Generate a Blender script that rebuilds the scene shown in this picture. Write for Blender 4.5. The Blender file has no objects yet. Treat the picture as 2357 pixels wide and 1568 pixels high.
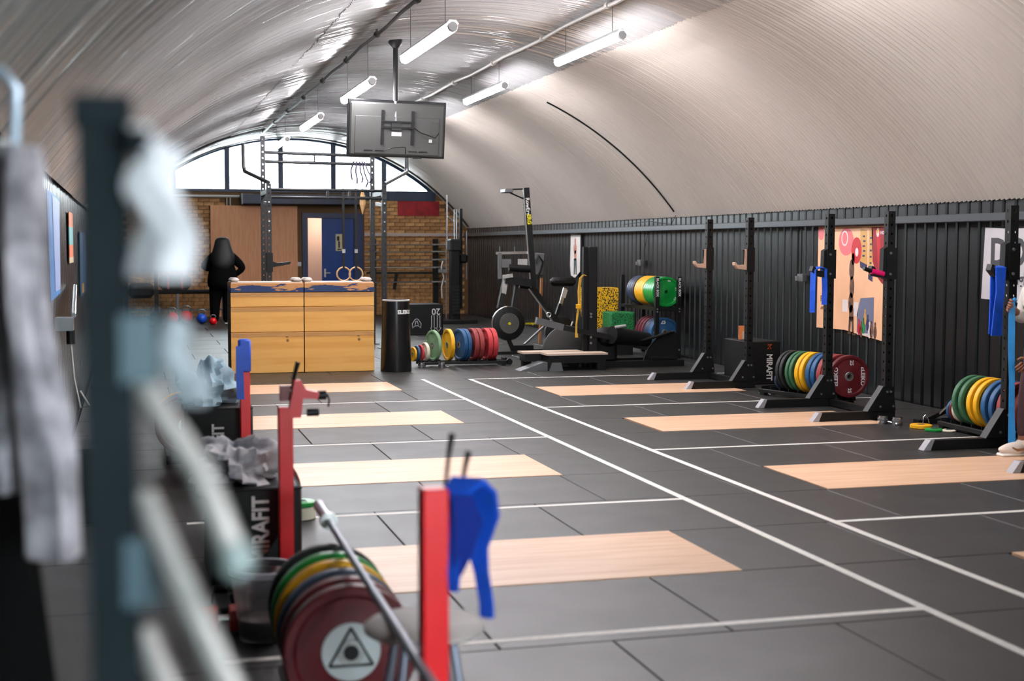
import bpy, bmesh, math, random
from mathutils import Vector, Matrix, Euler
random.seed(7)
PI = math.pi
SC = bpy.context.scene
COL = SC.collection

# ------------------------------------------------------------------ camera
YAW, PITCH, ROLL = 0.270883779, 0.0679841341, 0.00221852595
CAM_H = 1.65
cd = bpy.data.cameras.new('camera')
cam = bpy.data.objects.new('camera', cd); COL.objects.link(cam)
fw = Vector((math.sin(YAW)*math.cos(PITCH), math.cos(YAW)*math.cos(PITCH), -math.sin(PITCH)))
rt = Vector((math.cos(YAW), -math.sin(YAW), 0)); up = rt.cross(fw)
r2 = math.cos(ROLL)*rt + math.sin(ROLL)*up; u2 = -math.sin(ROLL)*rt + math.cos(ROLL)*up
mw = Matrix.Identity(4)
for i in range(3):
    mw[i][0] = r2[i]; mw[i][1] = u2[i]; mw[i][2] = -fw[i]
mw[2][3] = CAM_H
cam.matrix_world = mw
cd.sensor_width = 36.0
cd.lens = 36.0*3160.02/2357.0
cd.clip_start = 0.05; cd.clip_end = 300
cd.dof.use_dof = True; cd.dof.focus_distance = 15.5; cd.dof.aperture_fstop = 2.2
SC.camera = cam

# ------------------------------------------------------------------ world and exposure
SC.view_settings.view_transform = 'Standard'
SC.view_settings.look = 'None'
SC.view_settings.gamma = 1.0
SC.view_settings.exposure = 2.2
SC.view_settings.use_curve_mapping = False
wd = bpy.data.worlds.new('overcast_sky'); SC.world = wd; wd.use_nodes = True
wd.node_tree.nodes['Background'].inputs[0].default_value = (0.86, 0.94, 1.0, 1)
wd.node_tree.nodes['Background'].inputs[1].default_value = 7.0
TUBE_EMIT = 27.0
SC.cycles.max_bounces = 4; SC.cycles.diffuse_bounces = 2; SC.cycles.glossy_bounces = 2; SC.cycles.transmission_bounces = 4; SC.cycles.transparent_max_bounces = 6
SC.cycles.caustics_reflective = False; SC.cycles.caustics_refractive = False; SC.cycles.sample_clamp_indirect = 8.0

# ------------------------------------------------------------------ materials
def lin(c):
    return tuple(((v/255.0)/12.92 if v/255.0 <= 0.04045 else ((v/255.0+0.055)/1.055)**2.4) for v in c)
MATS = {}
def M(name, rgb, rough=0.5, metal=0.0, var=0.0, scale=12.0, stretch=(1, 1, 1), bump=0.0, bscale=None, spec=0.5, rgb2=None, emit=0.0, trans=0.0, alpha=1.0, rvar=0.0):
    if name in MATS: return MATS[name]
    m = bpy.data.materials.new(name); m.use_nodes = True
    nt = m.node_tree; b = nt.nodes['Principled BSDF']
    col = lin(rgb) + (1,)
    b.inputs['Base Color'].default_value = col
    b.inputs['Roughness'].default_value = rough
    b.inputs['Metallic'].default_value = metal
    b.inputs['Specular IOR Level'].default_value = spec
    if emit:
        b.inputs['Emission Color'].default_value = col; b.inputs['Emission Strength'].default_value = emit
    if trans: b.inputs['Transmission Weight'].default_value = trans
    if alpha < 1: b.inputs['Alpha'].default_value = alpha
    if var or rgb2 or bump or rvar:
        tc = nt.nodes.new('ShaderNodeTexCoord'); mp = nt.nodes.new('ShaderNodeMapping')
        mp.inputs['Scale'].default_value = stretch
        nt.links.new(tc.outputs['Object'], mp.inputs['Vector'])
        nz = nt.nodes.new('ShaderNodeTexNoise'); nz.inputs['Scale'].default_value = scale; nz.inputs['Detail'].default_value = 2.5
        nt.links.new(mp.outputs[0], nz.inputs['Vector'])
        if var or rgb2:
            rp = nt.nodes.new('ShaderNodeValToRGB')
            a = [max(0, c*(1-var)) for c in col[:3]]
            z = [min(1, c*(1+var)) for c in (lin(rgb2) if rgb2 else col[:3])]
            rp.color_ramp.elements[0].color = (*a, 1); rp.color_ramp.elements[1].color = (*z, 1)
            rp.color_ramp.elements[0].position = 0.33; rp.color_ramp.elements[1].position = 0.67
            nt.links.new(nz.outputs['Fac'], rp.inputs[0]); nt.links.new(rp.outputs[0], b.inputs['Base Color'])
        if rvar:
            mr = nt.nodes.new('ShaderNodeMapRange'); mr.inputs[3].default_value = max(0.02, rough-rvar); mr.inputs[4].default_value = min(1, rough+rvar)
            nt.links.new(nz.outputs['Fac'], mr.inputs[0]); nt.links.new(mr.outputs[0], b.inputs['Roughness'])
        if bump:
            n2 = nt.nodes.new('ShaderNodeTexNoise'); n2.inputs['Scale'].default_value = bscale or scale*4; n2.inputs['Detail'].default_value = 1.5
            nt.links.new(mp.outputs[0], n2.inputs['Vector'])
            bp = nt.nodes.new('ShaderNodeBump'); bp.inputs['Strength'].default_value = bump; bp.inputs['Distance'].default_value = 0.01
            nt.links.new(n2.outputs['Fac'], bp.inputs['Height']); nt.links.new(bp.outputs[0], b.inputs['Normal'])
    MATS[name] = m
    return m

def speckle(name, rgb, rgb2, scale=60, pos=0.5, rough=0.7):
    if name in MATS: return MATS[name]
    m = bpy.data.materials.new(name); m.use_nodes = True
    nt = m.node_tree; b = nt.nodes['Principled BSDF']; b.inputs['Roughness'].default_value = rough
    tc = nt.nodes.new('ShaderNodeTexCoord'); nz = nt.nodes.new('ShaderNodeTexNoise')
    nz.inputs['Scale'].default_value = scale; nz.inputs['Detail'].default_value = 1
    nt.links.new(tc.outputs['Object'], nz.inputs['Vector'])
    rp = nt.nodes.new('ShaderNodeValToRGB')
    rp.color_ramp.elements[0].position = pos-0.015; rp.color_ramp.elements[1].position = pos+0.015
    rp.color_ramp.elements[0].color = (*lin(rgb), 1); rp.color_ramp.elements[1].color = (*lin(rgb2), 1)
    nt.links.new(nz.outputs['Fac'], rp.inputs[0]); nt.links.new(rp.outputs[0], b.inputs['Base Color'])
    MATS[name] = m
    return m

def wood(name, rgb, rgb2, scale=3.0, axis='X', rough=0.45, knots=True):
    if name in MATS: return MATS[name]
    m = bpy.data.materials.new(name); m.use_nodes = True
    nt = m.node_tree; b = nt.nodes['Principled BSDF']; b.inputs['Roughness'].default_value = rough
    tc = nt.nodes.new('ShaderNodeTexCoord'); mp = nt.nodes.new('ShaderNodeMapping')
    mp.inputs['Scale'].default_value = {'X': (0.6, 8, 8), 'Y': (8, 0.6, 8), 'Z': (8, 8, 0.6)}[axis]
    nt.links.new(tc.outputs['Object'], mp.inputs[0])
    nz = nt.nodes.new('ShaderNodeTexNoise'); nz.inputs['Scale'].default_value = scale; nz.inputs['Detail'].default_value = 4; nz.inputs['Distortion'].default_value = 0.6
    nt.links.new(mp.outputs[0], nz.inputs['Vector'])
    rp = nt.nodes.new('ShaderNodeValToRGB')
    rp.color_ramp.elements[0].color = (*lin(rgb2), 1); rp.color_ramp.elements[1].color = (*lin(rgb), 1)
    rp.color_ramp.elements[0].position = 0.3; rp.color_ramp.elements[1].position = 0.62
    nt.links.new(nz.outputs['Fac'], rp.inputs[0])
    out = rp.outputs[0]
    if knots:
        vo = nt.nodes.new('ShaderNodeTexVoronoi'); vo.inputs['Scale'].default_value = 4.2
        nt.links.new(tc.outputs['Object'], vo.inputs['Vector'])
        kr = nt.nodes.new('ShaderNodeValToRGB'); kr.color_ramp.elements[0].position = 0.05; kr.color_ramp.elements[1].position = 0.12
        kr.color_ramp.elements[0].color = (0.22, 0.16, 0.12, 1); kr.color_ramp.elements[1].color = (1, 1, 1, 1)
        nt.links.new(vo.outputs['Distance'], kr.inputs[0])
        mx = nt.nodes.new('ShaderNodeMix'); mx.data_type = 'RGBA'; mx.blend_type = 'MULTIPLY'; mx.inputs[0].default_value = 1.0
        nt.links.new(out, mx.inputs[6]); nt.links.new(kr.outputs[0], mx.inputs[7]); out = mx.outputs[2]
    nt.links.new(out, b.inputs['Base Color'])
    MATS[name] = m
    return m

rubber = M('rubber_tile', (40, 39, 37), 0.45, var=0.16, scale=2.5, bump=0.12, bscale=160, rvar=0.08)
base_m = M('concrete_base', (18, 18, 17), 0.9)
line_m = M('line_paint', (226, 222, 214), 0.6, var=0.08, scale=30)
ply_m = wood('platform_plywood', (230, 190, 156), (212, 166, 128), 2.2, 'X', 0.42, knots=False)
roof_m = M('roof_white_paint', (202, 203, 203), 0.22, 0.55, var=0.05, scale=0.5, rvar=0.05)
roof_r = M('roof_white_warm_lit', (204, 196, 186), 0.34, 0.15, var=0.05, scale=0.5, rvar=0.05)  # same white roof; the right side's beige, duller light put into its colour
roof_v = [roof_m, M('roof_white_paint_worn', (192, 193, 193), 0.28, 0.55, var=0.06, scale=0.5, rvar=0.06), M('roof_white_paint_glossy', (206, 207, 206), 0.18, 0.55, var=0.05, scale=0.5, rvar=0.04)]
clad_m = M('black_cladding', (20, 22, 23), 0.3, var=0.06, scale=1)
black = M('black_powder_coat', (13, 14, 14), 0.45, var=0.2, scale=9, spec=.35)
black2 = M('black_satin', (19, 20, 20), 0.5, var=0.2, scale=7, spec=.35)
vinyl = M('black_vinyl', (15, 16, 16), 0.55, bump=0.1, bscale=200, spec=.3)
steel = M('brushed_steel', (190, 190, 188), 0.28, 0.9, var=0.1, scale=30)
chrome = M('chrome', (215, 218, 220), 0.15, 1.0)
greyst = M('grey_steel', (120, 122, 124), 0.4, 0.6)
uhmw = M('tan_hook_liner', (196, 160, 136), 0.5)
lightgrey = M('light_grey_plate', (158, 156, 160), 0.5)
red_p = M('red_post_paint', (240, 8, 24), 0.36, var=0.05, scale=8)
red_pl = M('red_bumper', (98, 20, 27), 0.5, var=0.18, scale=10)
red_pl2 = M('faded_red_bumper', (146, 56, 54), 0.6, var=0.18, scale=10)
red_pl3 = M('bright_red_bumper', (196, 58, 62), 0.55, var=0.15, scale=10)
blue_pl = M('blue_bumper', (36, 84, 128), 0.5, var=0.2, scale=10)
yel_pl = M('yellow_bumper', (240, 176, 18), 0.5, var=0.12, scale=10)
grn_pl = M('green_bumper', (56, 104, 70), 0.55, var=0.18, scale=10)
grn_b = M('bright_green_bumper', (18, 148, 60), 0.35, var=0.08, scale=10)
pgrn_pl = M('pale_green_bumper', (128, 162, 122), 0.6, var=0.15, scale=10)
blk_pl = M('black_bumper', (32, 33, 33), 0.55, var=0.2, scale=10)
wht_pl = M('white_plate', (222, 214, 190), 0.6, var=0.08, scale=10)
navy_pl = M('navy_bumper', (44, 58, 84), 0.5, var=0.25, scale=10)
white_ink = M('white_print', (225, 225, 222), 0.6)
orange_ink = M('orange_print', (238, 92, 22), 0.6)
yellow_ink = M('yellow_print', (220, 205, 30), 0.6)
blue_band = M('royal_blue_rubber', (26, 84, 204), 0.45, var=0.12, scale=14)
cyan_band = M('light_blue_rubber', (22, 138, 206), 0.45, var=0.08, scale=14)
brick_m = M('brick_face', (188, 140, 88), 0.8, var=0.25, scale=9, bump=0.3, bscale=60)
brick_m2 = M('brick_face_dark', (168, 122, 76), 0.8, var=0.25, scale=9, bump=0.3, bscale=60)
brick_m3 = M('brick_face_pale', (198, 150, 98), 0.8, var=0.25, scale=9, bump=0.3, bscale=60)
mortar_m = M('mortar', (116, 88, 58), 0.9)
redpaint = M('red_banner_cloth', (150, 22, 30), 0.7, var=0.3, scale=5)
navy = M('navy_gloss_paint', (26, 42, 66), 0.4, var=0.15, scale=5)
doorblue = M('door_blue_paint', (20, 66, 142), 0.22, var=0.1, scale=3)
frameblue = M('frame_blue_paint', (20, 40, 84), 0.4)
brown_ply = wood('brown_board', (236, 170, 124), (222, 154, 108), 4, 'Z', 0.6, knots=False)
boxwood = wood('orange_plywood', (250, 190, 100), (238, 168, 78), 1.6, 'X', 0.5, knots=True)
boxedge = wood('grey_plywood_batten', (214, 160, 96), (194, 138, 78), 3, 'X', 0.6, knots=False)
cond_m = M('dark_conduit', (62, 60, 58), 0.5, 0.4)
cond_w = M('white_conduit', (196, 192, 186), 0.5)
wire_m = M('wire', (70, 70, 70), 0.5)
emit_m = M('tube_diffuser', (255, 250, 255), 0.4, emit=TUBE_EMIT)
house_m = M('lamp_housing', (205, 205, 205), 0.5)
tvback = M('tv_back_plastic', (74, 75, 73), 0.48, var=0.05, scale=4)
tvdark = M('tv_edge_plastic', (22, 22, 24), 0.35)
glass_m = None
white_cloth = M('white_towel_cloth', (214, 216, 220), 0.9, var=0.06, scale=20, bump=0.3, bscale=90)
grey_cloth = M('mottled_grey_cloth', (120, 116, 122), 0.9, rgb2=(192, 188, 194), scale=16, bump=0.3, bscale=90)
towel_m = M('crumpled_grey_towel', (126, 126, 136), 0.9, rgb2=(216, 214, 214), scale=9, bump=0.3)
hoodie_m = M('black_hoodie_cloth', (9, 10, 10), 0.9, spec=.08)
hair_m = M('black_hair', (10, 10, 10), 0.6)
skin_m = M('brown_skin', (128, 78, 52), 0.5, var=0.1, scale=30)
skin2_m = M('tan_skin', (190, 140, 112), 0.5)
maroon = M('maroon_leggings', (52, 16, 22), 0.7)
offwhite = M('off_white_cotton', (206, 198, 190), 0.85)
shoe_w = M('white_shoe_leather', (228, 212, 198), 0.5)
swoosh_m = M('brown_shoe_mark', (150, 98, 66), 0.5)
ringwood = wood('ring_wood', (222, 180, 128), (204, 158, 104), 6, 'X', 0.45, knots=False)
spk_y = speckle('yellow_speckled_rubber', (24, 22, 18), (240, 186, 20), 62, 0.46)
spk_g = speckle('green_speckled_rubber', (16, 60, 34), (24, 132, 66), 62, 0.45)
teal_m = M('dark_teal_steel', (17, 29, 34), 0.8, var=0.1, scale=8, spec=.25)
palepeg = M('pale_grey_sleeve', (188, 188, 184), 0.35, 0.3, var=0.1, scale=10)
clearp = M('clear_plastic', (235, 238, 242), 0.15, trans=0.75, alpha=0.75)
cyan_m = M('cyan_plastic', (30, 178, 200), 0.4)
pole_w = wood('pole_wood', (176, 120, 70), (140, 92, 52), 6, 'Z', 0.5, knots=False)

def glass():
    m = bpy.data.materials.new('window_glass'); m.use_nodes = True
    nt = m.node_tree; nt.nodes.clear()
    o = nt.nodes.new('ShaderNodeOutputMaterial'); mx = nt.nodes.new('ShaderNodeMixShader')
    t = nt.nodes.new('ShaderNodeBsdfTransparent'); g = nt.nodes.new('ShaderNodeBsdfGlossy')
    g.inputs['Roughness'].default_value = 0.03; t.inputs[0].default_value = (0.93, 0.96, 0.96, 1)
    mx.inputs[0].default_value = 0.06
    nt.links.new(t.outputs[0], mx.inputs[1]); nt.links.new(g.outputs[0], mx.inputs[2]); nt.links.new(mx.outputs[0], o.inputs[0])
    return m
glass_m = glass()

# ------------------------------------------------------------------ object helpers
def woff(p):
    v = Vector((0, 0, 0))
    while p is not None:
        v += p.location; p = p.parent
    return v
def tag(o, label=None, cat=None, group=None, kind=None):
    if label: o['label'] = label
    if cat: o['category'] = cat
    if group: o['group'] = group
    if kind: o['kind'] = kind
    return o
def thing(name, label, cat, loc=(0, 0, 0), rz=0.0, group=None):
    o = bpy.data.objects.new(name, None); COL.objects.link(o)
    o.empty_display_size = 0.1
    o.location = loc; o.rotation_euler = (0, 0, rz)
    return tag(o, label, cat, group)
def link(name, me, parent=None):
    o = bpy.data.objects.new(name, me); COL.objects.link(o)
    if parent is not None: o.parent = parent
    return o
def dup(root, loc, rz, label=None, group=None):
    r = root.copy(); COL.objects.link(r); r.location = loc; r.rotation_euler = (0, 0, rz)
    if label: r['label'] = label
    if group: r['group'] = group
    for ch in list(root.children):
        c = ch.copy(); COL.objects.link(c); c.parent = r
        for g in list(ch.children):
            d = g.copy(); COL.objects.link(d); d.parent = c
    return r

class MB:
    def __init__(s): s.v = []; s.f = []
    def add(s, vs, fs):
        n = len(s.v); s.v += [tuple(v) for v in vs]; s.f += [tuple(i+n for i in f) for f in fs]; return s
    def box(s, c, sz, rot=None, bev=0.0):
        x, y, z = [a/2 for a in sz]
        if bev and bev < min(x, y, z):
            b = bev; vs = []
            for sx in (-1, 1):
                for sy in (-1, 1):
                    for sz_ in (-1, 1):
                        vs += [(sx*(x-b), sy*(y-b), sz_*z), (sx*(x-b), sy*y, sz_*(z-b)), (sx*x, sy*(y-b), sz_*(z-b))]
            bm = bmesh.new(); bv = [bm.verts.new(v) for v in vs]
            r = bmesh.ops.convex_hull(bm, input=bv); bm.normal_update()
            bmesh.ops.dissolve_limit(bm, angle_limit=0.02, verts=bm.verts, edges=bm.edges)
            bm.verts.index_update(); vs = [v.co.copy() for v in bm.verts]; fs = [[v.index for v in f.verts] for f in bm.faces]; bm.free()
        else:
            vs = [Vector((a*x, b*y, d*z)) for a in (-1, 1) for b in (-1, 1) for d in (-1, 1)]
            fs = [(0, 1, 3, 2), (4, 6, 7, 5), (0, 4, 5, 1), (2, 3, 7, 6), (0, 2, 6, 4), (1, 5, 7, 3)]
        R = rot.to_matrix() if isinstance(rot, Euler) else (rot if rot is not None else Matrix.Identity(3))
        c = Vector(c)
        return s.add([R @ Vector(v) + c for v in vs], fs)
    def span(s, a, b, bev=0.0):
        return s.box([(p+q)/2 for p, q in zip(a, b)], [abs(q-p) for p, q in zip(a, b)], None, bev)
    def frame(s, p0, p1):
        d = (Vector(p1)-Vector(p0)); L = d.length; d.normalize()
        h = Vector((0, 0, 1)) if abs(d.z) < 0.95 else Vector((0, 1, 0))
        x = d.cross(h).normalized(); y = x.cross(d).normalized()
        return d, x, y, L
    def bar(s, p0, p1, w, h):
        d, x, y, L = s.frame(p0, p1); p0 = Vector(p0); p1 = Vector(p1)
        vs = [p + x*a*w/2 + y*b*h/2 for p in (p0, p1) for a, b in ((-1, -1), (1, -1), (1, 1), (-1, 1))]
        return s.add(vs, [(0, 3, 2, 1), (4, 5, 6, 7), (0, 1, 5, 4), (1, 2, 6, 5), (2, 3, 7, 6), (3, 0, 4, 7)])
    def cyl(s, p0, p1, r, n=16, r1=None, cap=True):
        r1 = r if r1 is None else r1
        d, x, y, L = s.frame(p0, p1); p0 = Vector(p0); p1 = Vector(p1)
        vs = [p0 + (x*math.cos(2*PI*i/n)+y*math.sin(2*PI*i/n))*r for i in range(n)] + [p1 + (x*math.cos(2*PI*i/n)+y*math.sin(2*PI*i/n))*r1 for i in range(n)]
        fs = [(i, (i+1) % n, n+(i+1) % n, n+i) for i in range(n)]
        if cap: fs += [tuple(range(n-1, -1, -1)), tuple(range(n, 2*n))]
        return s.add(vs, fs)
    def tube(s, pts, r, n=8, closed=False):
        pts = [Vector(p) for p in pts]; m = len(pts); vs = []; px = None
        for i, p in enumerate(pts):
            a = pts[(i-1) % m] if (closed or i > 0) else p; b = pts[(i+1) % m] if (closed or i < m-1) else p
            d = (b-a).normalized()
            if px is None:
                h = Vector((0, 0, 1)) if abs(d.z) < 0.9 else Vector((1, 0, 0)); px = d.cross(h).normalized()
            else: px = (px - d*px.dot(d)).normalized()
            py = d.cross(px); rr = r[i] if isinstance(r, (list, tuple)) else r
            vs += [p + (px*math.cos(2*PI*k/n)+py*math.sin(2*PI*k/n))*rr for k in range(n)]
        fs = []
        for i in range(m if closed else m-1):
            j = (i+1) % m
            fs += [(i*n+k, i*n+(k+1) % n, j*n+(k+1) % n, j*n+k) for k in range(n)]
        if not closed: fs += [tuple(range(n-1, -1, -1)), tuple((m-1)*n+k for k in range(n))]
        return s.add(vs, fs)
    def ribbon(s, pts, w, t, side):
        # flat strap following pts; side = direction of its width
        pts = [Vector(p) for p in pts]; side = Vector(side).normalized(); vs = []; m = len(pts)
        for i, p in enumerate(pts):
            a = pts[max(0, i-1)]; b = pts[min(m-1, i+1)]; d = (b-a).normalized()
            nrm = d.cross(side).normalized(); ww = w[i] if isinstance(w, (list, tuple)) else w
            vs += [p+side*ww/2+nrm*t/2, p-side*ww/2+nrm*t/2, p-side*ww/2-nrm*t/2, p+side*ww/2-nrm*t/2]
        fs = []
        for i in range(m-1):
            fs += [(i*4+k, i*4+(k+1) % 4, i*4+4+(k+1) % 4, i*4+4+k) for k in range(4)]
        fs += [(3, 2, 1, 0), tuple((m-1)*4+k for k in range(4))]
        return s.add(vs, fs)
    def lathe(s, prof, c, axis=(0, 0, 1), n=32):
        d = Vector(axis).normalized(); h = Vector((0, 0, 1)) if abs(d.z) < 0.9 else Vector((1, 0, 0))
        x = d.cross(h).normalized(); y = d.cross(x).normalized(); c = Vector(c); vs = []; fs = []
        for r, a in prof:
            vs += [c + d*a + (x*math.cos(2*PI*k/n)+y*math.sin(2*PI*k/n))*max(r, 1e-5) for k in range(n)]
        for i in range(len(prof)-1):
            fs += [(i*n+k, i*n+(k+1) % n, (i+1)*n+(k+1) % n, (i+1)*n+k) for k in range(n)]
        return s.add(vs, fs)
    def prism(s, outline, c, u, v, w, depth):
        u = Vector(u); v = Vector(v); w = Vector(w); c = Vector(c); n = len(outline)
        vs = [c+u*a+v*b for a, b in outline] + [c+u*a+v*b+w*depth for a, b in outline]
        fs = [tuple(range(n-1, -1, -1)), tuple(range(n, 2*n))] + [(i, (i+1) % n, n+(i+1) % n, n+i) for i in range(n)]
        return s.add(vs, fs)
    def ball(s, c, rad, nu=16, nv=10, fn=None):
        c = Vector(c); vs = []; fs = []
        for j in range(nv+1):
            t = PI*j/nv
            for i in range(nu):
                p = Vector((math.sin(t)*math.cos(2*PI*i/nu), math.sin(t)*math.sin(2*PI*i/nu), math.cos(t)))
                q = Vector((p.x*rad[0], p.y*rad[1], p.z*rad[2]))
                if fn: q = fn(p, q)
                vs.append(c+q)
        for j in range(nv):
            fs += [(j*nu+i, (j+1)*nu+i, (j+1)*nu+(i+1) % nu, j*nu+(i+1) % nu) for i in range(nu)]
        return s.add(vs, fs)
    def mesh(s, name, mat, smooth=False):
        me = bpy.data.meshes.new(name); me.from_pydata(s.v, [], s.f)
        bm = bmesh.new(); bm.from_mesh(me)
        bmesh.ops.remove_doubles(bm, verts=bm.verts, dist=1e-5)
        bmesh.ops.recalc_face_normals(bm, faces=bm.faces); bm.to_mesh(me); bm.free()
        if mat: me.materials.append(mat)
        if smooth:
            me.shade_smooth()
            try: me.set_sharp_from_angle(angle=math.radians(40))
            except Exception: pass
        return me
    def build(s, name, mat, parent=None, smooth=False, world=False):
        if world and parent is not None:
            o = woff(parent); s.v = [(v[0]-o.x, v[1]-o.y, v[2]-o.z) for v in s.v]
        return link(name, s.mesh(name, mat, smooth), parent)

def text(name, body, size, loc, mat, parent=None, face='-Y', roll=0.0, ext=0.0012, bold=0.02, align='CENTER', sx=1.0, world=True):
    cu = bpy.data.curves.new(name, 'FONT'); cu.body = body; cu.size = size; cu.extrude = ext; cu.offset = bold*size
    cu.align_x = align; cu.align_y = 'CENTER'; cu.resolution_u = 3
    tmp = bpy.data.objects.new('tmp', cu); COL.objects.link(tmp)
    dg = bpy.context.evaluated_depsgraph_get(); dg.update()
    me = bpy.data.meshes.new_from_object(tmp.evaluated_get(dg)); bpy.data.objects.remove(tmp)
    me.materials.clear(); me.materials.append(mat)
    F = {'-Y': Euler((PI/2, 0, 0)), '-X': Euler((PI/2, 0, -PI/2)), '+X': Euler((PI/2, 0, PI/2)), '+Z': Euler((0, 0, 0)), '+Y': Euler((PI/2, 0, PI))}[face].to_matrix().to_4x4()
    T = F @ Matrix.Rotation(math.radians(roll), 4, 'Z') @ Matrix.Diagonal((sx, 1, 1, 1))
    p = Vector(loc)
    if parent is not None and world: p = p - woff(parent)
    me.transform(Matrix.Translation(p) @ T)
    return link(name, me, parent)

def skin(name, J, E_, root, mat, parent=None, sub=2, extra=None, smooth=True):
    ids = list(J.keys()); me = bpy.data.meshes.new(name)
    me.from_pydata([J[k][0] for k in ids], [(ids.index(a), ids.index(b)) for a, b in E_], [])
    o = bpy.data.objects.new('tmp', me); COL.objects.link(o)
    md = o.modifiers.new('skin', 'SKIN'); md.use_smooth_shade = True; md.branch_smoothing = 0.4
    for i, k in enumerate(ids):
        r = J[k][1]; r = r if isinstance(r, tuple) else (r, r)
        me.skin_vertices[0].data[i].radius = r
        me.skin_vertices[0].data[i].use_root = (k == root)
    s = o.modifiers.new('sub', 'SUBSURF'); s.levels = sub; s.render_levels = sub
    dg = bpy.context.evaluated_depsgraph_get(); dg.update()
    m2 = bpy.data.meshes.new_from_object(o.evaluated_get(dg)); bpy.data.objects.remove(o)
    if extra:
        bm = bmesh.new(); bm.from_mesh(m2)
        for e in extra:
            t = e.mesh('t', None); bm.from_mesh(t)
        bm.to_mesh(m2); bm.free()
    m2.materials.clear(); m2.materials.append(mat); m2.shade_smooth()
    return link(name, m2, parent)

# ================================================================== THE SETTING
XL, XR, YB, YF = -0.5, 8.0, 33.0, -3.0
XC, RAD, ZC = 3.75, 5.3, -1.05
def arc_z(x): return ZC + math.sqrt(max(0.0, RAD*RAD-(x-XC)**2))

# floor: base slab, rubber tiles, painted lines
floor = MB().span((XL-0.2, YF, -0.2), (XR+0.2, YB+0.2, -0.02)).build('floor', base_m)
tag(floor, 'black rubber gym flooring laid in staggered square tiles', None, None, 'structure')
ROW0, ROWH = 6.365, 1.0135
PLAT_L = {0: (0.76, 3.0), 3: (0.76, 3.0), 6: (0.76, 3.0), 9: (0.76, 3.0)}
PLAT_R = {-1: (4.58, 6.83), 2: (4.58, 6.83), 5: (4.58, 6.83), 8: (4.58, 6.83)}
tile_cache = {}
rest = MB()
for k in range(-11, 27):
    y0 = ROW0+ROWH*k; y1 = min(y0+ROWH, YB)
    if y0 < YF: continue
    x = (1.93 if k % 2 == 0 else 1.44) - 1.04*4
    segs = []
    while x < XR:
        a, b = max(x, XL), min(x+1.04, XR); x += 1.04
        if b-a < 0.02: continue
        cur = [(a, b)]
        for P in (PLAT_L, PLAT_R):
            if k in P:
                nxt = []
                for (p, q) in cur:
                    if q <= P[k][0] or p >= P[k][1]: nxt.append((p, q)); continue
                    if p < P[k][0]: nxt.append((p, P[k][0]))
                    if q > P[k][1]: nxt.append((P[k][1], q))
                cur = nxt
        segs += cur
    for (a, b) in segs:
        if b-a < 0.02: continue
        w, l = b-a-0.007, y1-y0-0.007
        if k < -4:
            rest.box(((a+b)/2, (y0+y1)/2, -0.011), (w, l, 0.022)); continue
        key = (round(w, 3), round(l, 3))
        if key not in tile_cache: tile_cache[key] = MB().box((0, 0, 0), (w, l, 0.022), None, 0.003).mesh('tile', rubber)
        t = link('tile', tile_cache[key], floor); t.location = ((a+b)/2, (y0+y1)/2, -0.011+random.uniform(-0.0006, 0.0))
tag(rest.build('tile_rows', rubber, floor), kind='stuff')
def line(a, b): MB().span((a[0], a[1], -0.001), (b[0], b[1], 0.0012)).build('painted_line', line_m, floor)
line((3.465, YF+0.1), (3.515, 16.75)); line((4.045, YF+0.1), (4.095, 16.63))
for y in (14.39, 11.355, 8.31, 5.47, 2.4): line((0.3, y-0.024), (3.465, y+0.024))
for y in (16.61, 13.48, 10.41, 7.375, 4.3): line((4.095, y-0.024), (7.9, y+0.024))

# lifting platforms let into the floor
ords_l = {9: ('farthest', 'in front of the plywood blocks'), 6: ('second farthest', 'on the left of the aisle'), 3: ('second nearest', 'on the left of the aisle'), 0: ('nearest', 'beside the front red post')}
for k, (x0, x1) in PLAT_L.items():
    y0 = ROW0+ROWH*k
    o = MB().span((x0+0.004, y0+0.004, -0.019), (x1-0.004, y0+ROWH-0.004, 0.003)).build('lifting_platform', ply_m)
    tag(o, ords_l[k][0]+' pale plywood lifting platform '+ords_l[k][1], 'platform', 'plywood lifting platforms')
ords_r = {8: 'farthest plywood lifting platform on the right, by the soft black plyo box', 5: 'middle plywood lifting platform on the right, below the lifter poster', 2: 'plywood lifting platform under the white shoes by the right edge', -1: 'plywood lifting platform cut off at the right edge, only a corner showing'}
for k, (x0, x1) in PLAT_R.items():
    y0 = ROW0+ROWH*k
    o = MB().span((x0+0.004, y0+0.004, -0.019), (x1-0.004, y0+ROWH-0.004, 0.003)).build('lifting_platform', ply_m)
    tag(o, ords_r[k], 'platform', 'plywood lifting platforms')

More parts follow.
